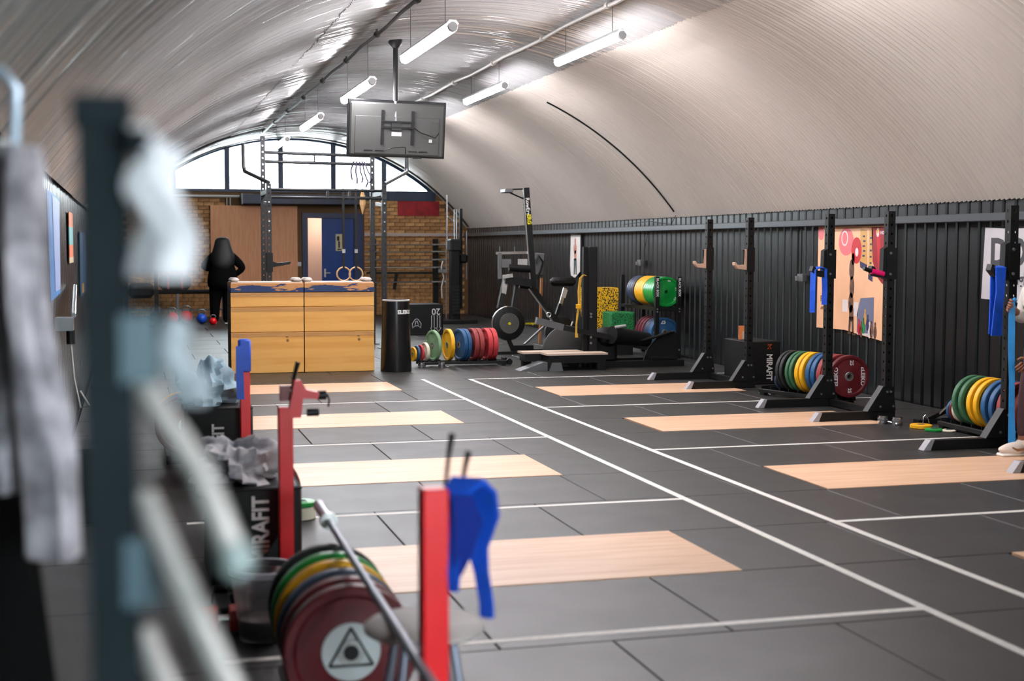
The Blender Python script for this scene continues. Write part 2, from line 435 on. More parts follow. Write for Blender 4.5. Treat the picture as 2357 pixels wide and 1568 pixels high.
# ceiling: smooth outer shell and corrugated sheets below it
ANG = math.asin(4.215/RAD)
def arc_pts(r, n, a0=-ANG, a1=ANG): return [(XC+r*math.sin(a0+(a1-a0)*i/n), ZC+r*math.cos(a0+(a1-a0)*i/n)) for i in range(n+1)]
sh = MB(); ap = arc_pts(RAD+0.06, 48, -ANG-0.07, ANG+0.07)
sh.add([(x, y, z) for x, z in ap for y in (YF, YB+0.25)], [(2*i, 2*i+1, 2*i+3, 2*i+2) for i in range(48)])
ceil = sh.build('ceiling', roof_m); tag(ceil, 'white corrugated barrel-vault roof', None, None, 'structure')
PITCH_C, AMP = 0.0765, 0.013
SHW = PITCH_C*38
strips = [(-ANG, -ANG*0.36), (-ANG*0.36, ANG*0.36), (ANG*0.36, ANG)]
strip_me = {}
for s, (a0, a1) in enumerate(strips):
    n = 18; m = 38*8+2; b = MB(); lap = 0.012
    aa0, aa1 = a0-(lap if s != 1 else -0.004), a1+(lap if s != 1 else -0.004)
    off = 0.0 if s != 1 else -0.012
    for j in range(m):
        y = -SHW/2 - 0.008 + j*PITCH_C/8
        ph_ = y/PITCH_C; cw = AMP*(1+.25*math.sin(3.7*ph_+s))
        for i in range(n+1):
            a = aa0+(aa1-aa0)*i/n
            rr = RAD + off + cw*math.cos(2*PI*ph_) + (1.0 if s < 2 else .25)*(.006*math.sin(5.3*a+.9*ph_) + .003*math.sin(17*a+2.3*ph_) + .004*math.sin(1.7*ph_+3*a))
            b.v.append((rr*math.sin(a), y, rr*math.cos(a)))
    b.f = [(j*(n+1)+i, j*(n+1)+i+1, (j+1)*(n+1)+i+1, (j+1)*(n+1)+i) for j in range(m-1) for i in range(n)]
    me = bpy.data.meshes.new('roof_sheet'); me.from_pydata(b.v, [], b.f); me.shade_smooth()
    for q, rm in enumerate(roof_v if s < 2 else [roof_r]*3):
        mq = me.copy(); mq.materials.append(rm); strip_me[(s, q)] = mq
yy = 19.4-SHW*8+SHW/2
while yy-SHW/2 < YB+0.1:
    for s in range(3):
        o = link('roof_sheet', strip_me[(s, random.choice((0, 0, 1, 2)) if s < 2 else random.choice((0, 1, 1)))], ceil)
        o.location = (XC+random.uniform(-.004, .004), yy, ZC+random.uniform(-0.005, 0.0)); o.rotation_euler = (random.uniform(-.0012, .0012), random.uniform(-.001, .001), 0)
    yy += SHW
# two curved ribs near the window end and a plain end wall behind the camera
for i, y in enumerate((29.5, 32.6)):
    pr = arc_pts(RAD-0.03, 40, -ANG, ANG if i else 0.12); MB().tube([(x, y, z) for x, z in pr], 0.028, 6).build('roof_rib', cond_m, ceil)

def clad_wall(name, x, sgn, label):
    b = MB(); p = 0.19; y = YF; prof = []
    while y < YB:
        prof += [(y, 0.0), (y+0.128, 0.0), (y+0.14, 0.028), (y+0.178, 0.028)]; y += p
    n = len(prof)
    for z in (-0.02, 2.30):
        b.v += [(x+sgn*(d-0.028), yy_, z) for yy_, d in prof]
    b.f = [(i, i+1, n+i+1, n+i) for i in range(n-1)]
    o = b.build(name, clad_m); tag(o, label, None, None, 'structure'); return o
clad_wall('wall_right', XR+0.06, 1, 'black ribbed steel cladding wall on the right')
clad_wall('wall_left', XL-0.06, -1, 'black ribbed steel cladding wall on the left')
wf = MB(); wf.span((XL-.2, YF-.2, -.1), (.65, YF, 4.6)); wf.span((3.35, YF-.2, -.1), (XR+.2, YF, 4.6)); wf.span((.65, YF-.2, -.1), (3.35, YF, .9)); wf.span((.65, YF-.2, 2.7), (3.35, YF, 4.6)); tag(wf.build('wall_front', brick_m2), 'brick end wall with an added window, behind the camera', None, None, 'structure')

# back wall: mortar slab with door opening, bricks laid on it
wb = MB()
wb.span((XL-.1, YB, -.1), (3.96, YB+.22, 2.96)); wb.span((5.42, YB, -.1), (XR+.1, YB+.22, 2.96)); wb.span((3.96, YB, 2.45), (5.42, YB+.22, 2.96))
wall_back = wb.build('wall_back', mortar_m); tag(wall_back, 'brown brick end wall below the arched window', None, None, 'structure')
bms = [MB().box((0, 0, 0), (0.238, 0.03, 0.080), None, 0.006).mesh('brick', m) for m in (brick_m, brick_m2, brick_m3)]
half = [MB().box((0, 0, 0), (0.113, 0.03, 0.080), None, 0.006).mesh('brick', m) for m in (brick_m, brick_m2, brick_m3)]
bc = 0; stuffb = MB()
for r in range(0, 31):
    z = 0.045+r*0.0895
    x = 5.45 + (0.125 if r % 2 else 0.0); 
    if r % 2:
        if 0.55 < z < arc_z(5.5)-.05: o = link('brick', random.choice(half), wall_back); o.location = (5.45+0.0565, YB-0.008, z); bc += 1
    while x+0.24 < XR and arc_z(x+0.24) > z+0.02:
        if z > 0.62 and bc < 262:
            o = link('brick', random.choice(bms), wall_back); o.location = (x+0.12, YB-0.008+random.uniform(-.003, .003), z); bc += 1
        else: stuffb.box((x+0.12, YB-0.008, z), (0.238, 0.03, 0.080))
        x += 0.25
    x = 1.55-0.25*7 + (0.125 if r % 2 else 0.0)
    while x+0.24 < 2.25:
        if x+0.24 > XL and arc_z(x) > z:
            if 1.45 < x < 1.85 and 0.5 < z < 2.75 and bc < 300:
                o = link('brick', random.choice(bms), wall_back); o.location = (x+0.12, YB-0.008+random.uniform(-.003, .003), z); bc += 1
            else: stuffb.box((x+0.12, YB-0.008, z), (0.238, 0.03, 0.080))
        x += 0.25
tag(stuffb.build('brickwork', brick_m, wall_back), kind='stuff')

# arched window at the far end, then an added unseen window behind the camera
MUL = [0.98, 2.22, 3.47, 4.72, 5.95]
def arched_window(name, y, label):
    win = MB(); ro = arc_pts(RAD-0.035, 44, -math.asin(3.47/RAD), math.asin(3.47/RAD))
    win.tube([(x, y+0.06, z) for x, z in ro], 0.06, 6)
    win.span((0.2, y-.02, 2.93), (7.3, y+.18, 3.0))
    window = win.build(name, navy); tag(window, label, None, None, 'structure')
    for x in MUL: MB().span((x-.062, y+.02, 3.0), (x+.062, y+.10, arc_z(x)-.06)).build('mullion', navy, window)
    edges = [0.32]+MUL+[7.18]
    for a, b in zip(edges[:-1], edges[1:]):
        n = 8; ol = [(a, 3.0), (b, 3.0)]+[(b+(a-b)*i/n, max(3.001, arc_z(b+(a-b)*i/n)-.06)) for i in range(n+1)]
        MB().prism([(p, q) for p, q in ol], (0, y+.06, 0), (1, 0, 0), (0, 0, 1), (0, 1, 0), 0.006).build('pane', glass_m, window)
arched_window('window_1', YB, 'arched window with dark blue mullions at the far end')
fw_ = MB()
for p, q in (((.65, .9), (.72, 2.7)), ((3.28, .9), (3.35, 2.7)), ((.72, .9), (3.28, .97)), ((.72, 2.63), (3.28, 2.7)), ((1.97, .97), (2.03, 2.63))): fw_.span((p[0], YF-.14, p[1]), (q[0], YF-.04, q[1]))
w2 = fw_.build('window_2_added', navy); tag(w2, 'added two-light window behind the camera, lighting the foreground', None, None, 'structure')  # unseen window, added to throw daylight on the foreground
for p, q in ((.72, 1.97), (2.03, 3.28)): MB().span((p, YF-.10, .97), (q, YF-.094, 2.63)).build('pane', glass_m, w2)
tag(MB().span((-8, YF-14, -.25), (16, YF-.2, -.05)).build('floor_outside', M('pale_paving', (168, 166, 160), .9, var=.1)), 'pale paving outside the added end window', None, None, 'structure')

# neighbouring buildings outside
def outside(name, label, x0, x1, y0, h, wallm, roofm):
    t = thing(name, label, 'building', ((x0+x1)/2, y0+4, 0))
    MB().span((x0, y0, -.2), (x1, y0+8, h)).build('wall', wallm, t, world=True)
    MB().prism([(x0-.3, h), (x1+.3, h), ((x0+x1)/2, h+.9)], (0, y0-.3, 0), (1, 0, 0), (0, 0, 1), (0, 1, 0), 8.6).build('roof', roofm, t, world=True)
    for i in range(3):
        xx = x0+(x1-x0)*(i+.5)/3
        MB().span((xx-.5, y0-.04, h-2.2), (xx+.5, y0-.01, h-.8)).build('window', navy, t, world=True)
pale1 = M('pale_render', (226, 230, 224), 0.8); pale2 = M('pale_roof_sheet', (196, 206, 200), 0.7)
outside('neighbour_building', 'pale low building beyond the arched window, left of the screen', 4.5, 8.4, 58, 4.0, pale1, pale2)
outside('neighbour_building', 'pale low shed beyond the arched window, right of the ring rig', 9.6, 14.8, 60, 3.4, pale1, pale2)

# door and lobby behind it
dr = MB(); dr.span((3.96, YB-.06, 0), (4.09, YB+.12, 2.45)); dr.span((5.2, YB-.06, 0), (5.42, YB+.12, 2.45)); dr.span((4.09, YB-.06, 2.33), (5.2, YB+.12, 2.45))
door = dr.build('door_1', frameblue); tag(door, 'blue door in a dark blue frame, part open on a pale lobby', None, None, 'structure')
leaf = MB().span((4.43, YB+.0, 0.01), (5.2, YB+.05, 2.33), .004).build('door_leaf', doorblue, door)
hd = MB().cyl((4.5, YB-.01, 1.02), (4.5, YB-.06, 1.02), .012); hd.bar((4.5, YB-.06, 1.02), (4.62, YB-.06, 1.02), .02, .02); hd.span((4.48, YB-.012, .92), (4.52, YB-.0, 1.12)); hd.build('door_handle', steel, leaf)
nt_ = MB().span((4.76, YB-.012, 1.55), (4.93, YB-.004, 1.95)).build('paper_notice', M('notice_paper', (214, 204, 170), 0.8), leaf)
nb = MB(); nb.span((4.79, YB-.014, 1.79), (4.85, YB-.012, 1.9)); nb.span((4.82, YB-.014, 1.62), (4.86, YB-.012, 1.78)); nb.span((4.80, YB-.014, 1.57), (4.9, YB-.012, 1.60)); nb.build('printed_mark', black, leaf)
lob = M('lobby_pink_wall', (214, 186, 170), 0.8)
lb = MB(); lb.span((3.6, YB+1.6, -.05), (5.8, YB+1.7, 2.7)); lb.span((3.6, YB+.22, -.05), (3.7, YB+1.6, 2.7)); lb.span((5.7, YB+.22, -.05), (5.8, YB+1.6, 2.7)); lb.span((3.6, YB+.22, 2.6), (5.8, YB+1.6, 2.7)); lb.span((3.6, YB+.2, -.1), (5.8, YB+1.7, -.03))
tag(lb.build('wall_lobby', lob), 'pale lobby walls seen through the part-open blue door', None, None, 'structure')
ll = thing('ceiling_lamp', 'small round lamp on the lobby ceiling behind the blue door', 'lamp', (4.6, YB+.9, 2.6))
MB().lathe([(0.0, 0), (.12, 0), (.12, -.03), (0, -.03)], (0, 0, 0), n=20).build('base', house_m, ll)
MB().ball((0, 0, -.04), (.11, .11, .05), 16, 8).build('globe', M('lobby_globe', (255, 240, 225), .4, emit=40), ll, True)

# fascia, housing, board, conduit on the back wall
tag(MB().span((5.45, YB-.05, 2.76), (7.2, YB+.0, 2.94)).build('trim_1', navy), 'dark fascia board below the window on the right', None, None, 'structure')
hs = thing('shutter_housing', 'long dark blue shutter housing over the door', 'housing', (3.97, 32.7, 2.64))
MB().span((2.52, 32.55, 2.645), (5.42, 32.95, 2.87), .01).build('case', navy, hs, world=True)
for x in (2.53, 5.41): MB().span((x-.012, 32.54, 2.635), (x+.012, 32.96, 2.88)).build('end_plate', greyst, hs, world=True)
tag(MB().span((1.82, 32.9, 0.0), (3.84, 32.94, 2.61), .003).build('plywood_board', brown_ply), 'large brown plywood board leaning on the back wall behind the rig', 'board')
tag(MB().tube([(0.6, 32.93, 2.82), (2.2, 32.93, 2.82), (2.5, 32.93, 2.82)], .03, 8).build('conduit_pipe', cond_w), 'white conduit under the window sill, left of the shutter housing', 'pipe')
tag(MB().span((5.45, 32.93, 1.91), (7.98, 32.97, 1.985)).build('cable_trunking', M('pinkish_trunking', (190, 172, 164), .6)), 'pinkish white cable trunking running across the brick wall', 'trunking')
tag(MB().span((6.27, 32.96, 2.40), (7.30, 32.975, 2.76)).build('red_banner', redpaint), 'faded red banner on the brick wall under the window', 'banner')
sw = thing('light_switch', 'white switch plate beside the brown board', 'switch', (3.88, 32.98, 1.2))
MB().span((3.84, 32.965, 1.18), (3.93, 32.995, 1.28), .004).build('plate', white_ink, sw, world=True); MB().span((3.875, 32.955, 1.21), (3.895, 32.966, 1.25)).build('rocker', house_m, sw, world=True)
for x in (2.2, 2.28): tag(MB().cyl((x, 32.94, 2.6), (x, 32.94, 2.83), .014, 8).build('conduit_drop', cond_w), ('left' if x < 2.25 else 'right')+' of two short white pipes dropping to the brown board', 'pipe')

# wall rail on the right
wr = thing('wall_rail', 'dark steel rail running along the right wall above the posters', 'rail', (7.9, 14.5, 1.9))
MB().span((7.86, YF+.2, 1.905), (7.935, 32.8, 1.985), .008).build('rail_tube', M('rail_paint', (58, 62, 66), .35), wr, world=True)
for i in range(15): MB().span((7.93, -2+i*2.4, 1.92), (7.985, -1.94+i*2.4, 1.97)).build('bracket', black, wr, world=True)

# conduits along the vault and the lights below them
def pipe_run(name, label, x, z, m, y0, y1):
    t = thing(name, label, 'pipe', (x, (y0+y1)/2, z))
    pts = [(x, y0+(y1-y0)*i/40, z+.012*math.sin(i*1.9)) for i in range(41)]
    MB().tube(pts, .022, 8).build('tube', m, t, True, world=True)
    y = y0+.8
    while y < y1:
        b = MB(); b.cyl((x, y-.035, z), (x, y+.035, z), .038, 10); b.bar((x, y, z), (x, y, arc_z(x)-.01), .02, .02); b.build('clamp', m, t, world=True); y += 2.3
pipe_run('ceiling_pipe', 'dark pipe slung under the vault above the left row of lights', 2.75, 4.065, cond_m, -3.5, 30.2)
pipe_run('ceiling_pipe', 'pale pipe slung under the vault above the right row of lights', 4.73, 4.11, cond_w, -3.5, 31.5)

def batten(label, x, yc, L, z, ztop):
    t = thing('tube_light', label, 'light', (x, yc, z), 0, 'hanging tube lights')
    MB().prism([(-.056, .026), (-.03, .06), (.03, .06), (.056, .026), (.052, .023), (.028, .053), (-.028, .053), (-.052, .023)], (0, -L/2+.01, 0), (1, 0, 0), (0, 0, 1), (0, 1, 0), L-.02).build('housing', house_m, t)
    d = MB(); d.cyl((0, -L/2+.02, 0), (0, L/2-.02, 0), .05, 8); d.build('diffuser', emit_m, t, True)
    for s in (-1, 1):
        MB().cyl((0, s*(L/2-.02), 0), (0, s*(L/2), 0), .05, 14, .04).build('end_cap', house_m, t)
        MB().cyl((0, s*L*.36, .07), (0, s*L*.36, ztop-z), .0035, 6).build('hanging_wire', wire_m, t)
left_l = [(-.2, 'added unseen tube light behind the camera, lighting the foreground'), (8.55, 'tube light of the left row just above the frame'), (12.95, 'largest tube light of the left row, above the screen'), (17.1, 'second tube light of the left row, left of the screen pole'), (21.6, 'third tube light of the left row, nearer the window'), (26.1, 'farthest tube light of the left row, against the window')]  # the one behind the camera is added to light the near fronts
for y, l in left_l: batten(l, 2.75, y, 2.2, 3.575, 4.05)
right_l = [(14.1, 'nearest tube light of the right row in view'), (18.55, 'tube light of the right row right of the screen'), (23.05, 'tube light of the right row hidden behind the screen'), (27.5, 'farthest tube light of the right row behind the screen'), (9.65, 'tube light of the right row just above the frame')]
for y, l in right_l: batten(l, 4.75, y, 2.15, 3.76, 4.11)
# cable along the roof seam
sc = thing('seam_cable', 'thin dark cable following the vault down to the right wall', 'cable', (7.0, 19.35, 2.1))
pts = [(XC+(RAD-.03)*math.sin(a), 19.37, ZC+(RAD-.03)*math.cos(a)) for a in [0.42+(ANG-0.43)*i/24 for i in range(25)]]
MB().tube(pts, .012, 6).build('cable_run', black, sc, world=True)
MB().tube([(7.93, 19.35, 2.13), (7.92, 19.5, 2.0), (7.92, 20.4, 2.06), (7.92, 21.6, 2.03)], .006, 6).build('cable_tail', black, sc, world=True)
MB().tube([(7.92, 20.4, 2.06), (7.97, 20.6, 1.9), (7.97, 20.75, 1.6), (7.97, 20.7, 1.3)], .005, 6).build('cable_tail', black, sc, world=True)

# ================================================================== SHARED BUILDERS
def perf_post(b, h, w, z0=0.0, pitch=0.1, r=0.013, c=(0, 0)):
    """square tube with round holes through all four faces"""
    n = max(1, int(h/pitch)); p = h/n; a = w/2
    def face(o, u):
        o = Vector(o); u = Vector(u); k = Vector((0, 0, 1))
        for i in range(n):
            zc = z0+(i+.5)*p
            outer = [(-a, -p/2), (0, -p/2), (a, -p/2), (a, 0), (a, p/2), (0, p/2), (-a, p/2), (-a, 0)]
            inner = [(r*math.cos(math.radians(225+45*q)), r*math.sin(math.radians(225+45*q))) for q in range(8)]
            base = len(b.v)
            for (x, z) in outer+inner: b.v.append(tuple(o+u*x+k*(z+zc)))
            b.f += [(base+q, base+(q+1) % 8, base+8+(q+1) % 8, base+8+q) for q in range(8)]
    cx, cy = c
    face((cx, cy-a, 0), (1, 0, 0)); face((cx+a, cy, 0), (0, 1, 0)); face((cx, cy+a, 0), (-1, 0, 0)); face((cx-a, cy, 0), (0, -1, 0))
    b.add([(cx-a, cy-a, z0+h), (cx+a, cy-a, z0+h), (cx+a, cy+a, z0+h), (cx-a, cy+a, z0+h)], [(0, 1, 2, 3)])
    return b

PLC = {}
def plate(label, loc, r, t, mat, axis='Y', tilt=0.0, yaw=0.0, group=None, hub=True, texts=None, name='bumper_plate', cat='weight plate'):
    """bumper plate, disc axis along local Y (or X / Z)"""
    key = (r, t, mat.name)
    if key not in PLC:
        d = MB(); e = t/2; rim = r*0.86
        d.lathe([(0.026, -e*.7), (r*.30, -e*.7), (r*.36, -e*.55), (rim-.012, -e*.55), (rim, -e), (r-.006, -e), (r, -e+.006), (r, e-.006), (r-.006, e), (rim, e), (rim-.012, e*.55), (r*.36, e*.55), (r*.30, e*.7), (0.026, e*.7), (0.026, -e*.7)], (0, 0, 0), (0, 1, 0), 40)
        h = MB(); h.lathe([(0.025, -e*.85), (r*.20, -e*.85), (r*.22, -e*.7), (r*.22, e*.7), (r*.20, e*.85), (0.025, e*.85), (0.025, -e*.85)], (0, 0, 0), (0, 1, 0), 24)
        PLC[key] = (d.mesh('disc', mat, True), h.mesh('hub_ring', steel, True))
    t_ = thing(name, label, cat, loc, 0, group)
    if axis == 'X': t_.rotation_euler = Euler((0, tilt, PI/2+yaw))
    elif axis == 'Z': t_.rotation_euler = Euler((PI/2, 0, yaw))
    else: t_.rotation_euler = Euler((tilt, 0, yaw))
    link('disc', PLC[key][0], t_)
    if hub: link('hub_ring', PLC[key][1], t_)
    for (s, size, a, rr, roll) in (texts or []):
        text('lettering', s, size, (rr*math.cos(a), -t*.29-.001, rr*math.sin(a)), white_ink, t_, '-Y', roll, .001, .03, world=False)
    return t_

def toaster(label, x0, x1, loc, rz, w=0.24, n=7, wheels=False, mat=None):
    t = thing('plate_rack', label, 'plate rack', loc, rz)
    L = x1-x0; mat = mat or black2
    for s in (-1, 1):
        MB().span((x0, s*w/2-.02, .03), (x1, s*w/2+.02, .07), .004).build('rail', mat, t)
    for i in range(n+1):
        x = x0+.03+(L-.06)*i/n
        MB().span((x-.006, -w/2, .035), (x+.006, w/2, .10)).build('divider', mat, t)
    for x in (x0+.06, x1-.06):
        MB().span((x-.03, -w/2-.02, 0), (x+.03, w/2+.02, .03)).build('foot', mat, t)
    if wheels:
        for s in (-1, 1): MB().cyl((x1+.02, s*w/2-.02, .05), (x1+.02, s*w/2+.02, .05), .045, 18).build('wheel', black, t, True)
    return t

# ================================================================== RIGHT SIDE RACKS
def half_rack(label, loc, w, hooks, hook_z, group, texts=None):
    t = thing('squat_rack', label, 'rack', loc, 0, group)
    for i, y in enumerate((0.0, w)):
        u = MB(); perf_post(u, 1.92, .076, .08, .0835, .0125, (0, y)); up_ = u.build('upright', black, t)
        f = MB(); f.span((-.74, y-.038, 0), (.08, y+.038, .085), .004); f.build('foot', black, t)
        e = MB(); e.prism([(-.80, .002), (-.735, .002), (-.70, .088), (-.735, .088)], (0, y-.039, 0), (1, 0, 0), (0, 0, 1), (0, 1, 0), .078); e.build('foot_end_plate', lightgrey, t)
        g = MB()
        for s in (-1, 1):
            g.prism([(-.22, .086), (.078, .086), (.05, .32), (-.055, .32)], (0, y+s*.040-(.006 if s < 0 else 0), 0), (1, 0, 0), (0, 0, 1), (0, 1, 0), .006)
        g.prism([(-.225, .085), (-.215, .085), (-.05, .325), (-.06, .325)], (0, y-.045, 0), (1, 0, 0), (0, 0, 1), (0, 1, 0), .09)
        gs = g.build('gusset', black, t)
        for (bx, bz) in ((-.02, .27), (.02, .27), (-.09, .13), (.05, .13)): MB().cyl((bx, y-.046, bz), (bx, y-.056, bz), .011, 8).build('bolt', greyst, gs)
        if hooks[i]:
            hz = hook_z[i]; h = MB()
            h.prism([(-.045, .0), (-.16, .012), (-.2, .055), (-.205, .085), (-.19, .09), (-.17, .06), (-.10, .055), (-.085, .06), (-.075, .23), (-.045, .24)], (0, y-.035, hz), (1, 0, 0), (0, 0, 1), (0, 1, 0), .07)
            hk = h.build('bar_hook', uhmw, t)
            k = MB(); k.span((-.05, y-.05, hz-.02), (.045, y+.05, hz+.26)); k.span((-.092, y-.03, hz+.06), (-.078, y+.03, hz+.235)); k.build('hook_bracket', black, hk)
    c = MB(); c.span((.0, .04, .01), (.07, w-.04, .075)); c.build('base_tie', black, t)
    return t
G_R = 'black squat racks along the right wall'
half_rack('black squat rack farthest along the right wall, with two tan bar hooks', (7.0, 14.80, 0), 1.18, (1, 1), (1.39, 1.39), G_R)
half_rack('black squat rack standing in front of the lifter poster', (7.0, 11.72, 0), 1.17, (0, 0), (0, 0), G_R)
half_rack('black squat rack at the right edge with dark bar hook and blue band', (7.0, 8.66, 0), 1.17, (0, 0), (0, 0), G_R)
# hooks on the middle and right racks
def dark_hook(label, loc, group=None):
    t = thing('bar_hook', label, 'hook', loc, 0, group)
    MB().prism([(-.045, -.02), (-.17, .0), (-.215, .05), (-.2, .10), (-.175, .09), (-.15, .055), (-.085, .05), (-.08, .26), (-.04, .28)], (0, -.035, 0), (1, 0, 0), (0, 0, 1), (0, 1, 0), .07).build('hook_plate', black2, t)
    MB().span((-.05, -.055, -.03), (.05, .055, .27)).build('sleeve', black, t)
    for z in (.02, .22): MB().cyl((-.02, -.058, z), (-.02, -.07, z), .012, 8).build('bolt', greyst, t)
dark_hook('dark bar hook with blue band on the rack at the right edge', (7.0, 9.83, 1.42))
dark_hook('dark bar hook at the left post of the poster rack', (7.0, 12.89, 1.36))
dark_hook('dark bar hook at the right post of the poster rack', (7.0, 11.72, 1.38))
pin = thing('pink_pin', 'bright pink handled pin on the poster rack post', 'pin', (6.86, 11.7, 1.4))
MB().cyl((6.80, 11.7, 1.43), (6.93, 11.7, 1.40), .028, 12).build('grip', M('hot_pink', (236, 20, 110), .4), pin, True, world=True)
MB().cyl((6.72, 11.7, 1.455), (6.80, 11.7, 1.43), .02, 12).build('tip', black, pin, True, world=True)

def band(label, pts, w, t, side, mat, cat='resistance band'):
    o = thing('resistance_band', label, cat, pts[-1]); MB().ribbon(pts, w, t, side).build('strap', mat, o, False, world=True); return o
# blue bands on hooks
band('royal blue resistance band looped over the left post hook of the poster rack', [(6.80, 12.86, .98), (6.80, 12.86, 1.2), (6.81, 12.87, 1.42), (6.87, 12.87, 1.45), (6.93, 12.86, 1.43), (6.94, 12.86, 1.2), (6.93, 12.85, 1.06)], .06, .012, (.55, -.83, 0), blue_band)
band('royal blue resistance band hanging from the hook at the right edge', [(6.86, 9.80, .93), (6.86, 9.79, 1.1), (6.87, 9.78, 1.3), (6.87, 9.78, 1.49), (6.87, 9.83, 1.50), (6.875, 9.86, 1.47), (6.88, 9.87, 1.2), (6.88, 9.87, .94)], [.10, .085, .075, .095, .095, .09, .08, .09], .012, (1, 0, 0), blue_band)

# ================================================================== RIGHT SIDE: PLATES, BOX, POSTERS
RK2 = (7.05, 13.0)
toaster('low plate rack on the floor behind the poster rack', 0, 1.2, (7.27, 12.96, 0), PI/2+0.30, .24, 8)
dirv = Vector((math.cos(PI/2+0.30), math.sin(PI/2+0.30), 0))
seq = [(-.02, red_pl, 'dark red 25 kg plate with white lettering facing the camera, below the lifter poster', .06), (.125, red_pl2, 'first faded red plate behind the lettered one below the lifter poster', .06), (.20, red_pl2, 'second faded red plate in the rack below the lifter poster', .06),
       (.29, blue_pl, 'nearer blue plate in the rack below the lifter poster', .055), (.365, blue_pl, 'farther blue plate in the rack below the lifter poster', .055), (.46, yel_pl, 'nearer yellow plate in the rack below the lifter poster', .05), (.53, yel_pl, 'farther yellow plate in the rack below the lifter poster', .05),
       (.62, grn_pl, 'nearer green plate in the rack below the lifter poster', .04), (.68, grn_pl, 'farther green plate in the rack below the lifter poster', .04), (.77, blk_pl, 'nearer black plate in the rack below the lifter poster', .04), (.83, blk_pl, 'farther black plate in the rack below the lifter poster', .04)]
for i, (s, m, l, th) in enumerate(seq):
    p = Vector((7.27, 12.96, 0))+dirv*s
    tx = [('25', .055, math.radians(80), .145, -90), ('25', .055, math.radians(-88), .15, -90), ('ELEIKO', .062, 0.0, .155, -90), ('ELEIKO', .062, PI, .15, 90)] if i == 0 else None
    plate(l, (p.x, p.y, .297), .225, th, m, 'Y', 0, -.05 if i == 0 else 0.28, 'plates below the lifter poster', True, tx)
small = [(.95, navy_pl, .11, .035, 'small navy plate at the far end of the rack below the lifter poster')]
for s, m, r, th, l in small:
    p = Vector((7.27, 12.96, 0))+dirv*s; plate(l, (p.x, p.y, .072+r), r, th, m, 'Y', 0, .1, None)

toaster('low plate rack on the floor by the right edge, under the blue band', 0, 1.35, (7.22, 9.66, 0), PI/2-0.02, .24, 8)
seq = [(.08, red_pl, 'dark red plate nearest the blue band rack at the right edge', .06, .225), (.30, red_pl2, 'faded red plate in the rack by the right edge', .06, .225), (.42, blue_pl, 'nearer blue plate in the rack by the right edge', .055, .225), (.53, blue_pl, 'farther blue plate in the rack by the right edge', .055, .225),
       (.65, yel_pl, 'nearer yellow plate in the rack by the right edge', .05, .225), (.75, yel_pl, 'farther yellow plate in the rack by the right edge', .05, .225), (.88, grn_pl, 'nearer green plate in the rack by the right edge', .045, .225), (.98, grn_pl, 'farther green plate in the rack by the right edge', .045, .225),
       (1.08, wht_pl, 'nearer small cream plate in the rack by the right edge', .035, .13), (1.14, wht_pl, 'farther small cream plate in the rack by the right edge', .03, .125), (1.2, red_pl, 'small dark red plate in the rack by the right edge', .03, .115), (1.26, blue_pl, 'small blue plate at the far end of the rack by the right edge', .03, .105)]
for s, m, l, th, r in seq:
    plate(l, (7.22+.02*s, 9.66+s, .072+r), r, th, m, 'Y', 0.0, 0.02, 'plates in the rack by the right edge')

def soft_box(label, loc, sx, sy, sz, logo=None, rz=0.0):
    t = thing('plyo_box', label, 'plyo box', loc, rz)
    b = MB(); b.box((0, 0, sz/2), (sx, sy, sz), None, .018); b.build('cover', vinyl, t, True)
    for z in (.012, sz-.012): MB().tube([(-sx/2+.01, -sy/2+.002, z), (sx/2-.01, -sy/2+.002, z), (sx/2-.002, -sy/2+.01, z), (sx/2-.002, sy/2-.01, z), (sx/2-.01, sy/2-.002, z), (-sx/2+.01, sy/2-.002, z), (-sx/2+.002, sy/2-.01, z), (-sx/2+.002, -sy/2+.01, z)], .005, 5, True).build('piping', black2, t)
    return t
mb = soft_box('soft black plyo box with MIRAFIT lettering against the right wall', (7.37, 15.48, 0), .42, .72, .52)
text('lettering', 'MIRAFIT', .105, (7.43, 15.118, .205), white_ink, mb, '-Y', -90, .001, .03, sx=.85)
lg = MB()
for (a, b_) in [((-.03, -.03), (-.03, .03)), ((-.03, .03), (.0, .0)), ((0, 0), (.03, .03)), ((.03, .03), (.03, -.01)), ((-.012, -.03), (-.012, .0)), ((.012, -.01), (.03, -.03))]:
    lg.bar((7.43+a[1]*.9, 15.118, .455-a[0]*.9), (7.43+b_[1]*.9, 15.118, .455-b_[0]*.9), .012, .003)
lg.build('logo_mark', orange_ink, mb, world=True)
cardm = M('orange_card', (230, 140, 84), .6)
cs = thing('card', 'small orange and white card standing on the soft plyo box by the wall', 'card', (7.30, 15.5, .52))
MB().span((7.20, 15.50, .521), (7.34, 15.508, .69)).build('sheet', cardm, cs, world=True)
MB().span((7.25, 15.497, .525), (7.31, 15.500, .62)).build('printed_figure', offwhite, cs, world=True)

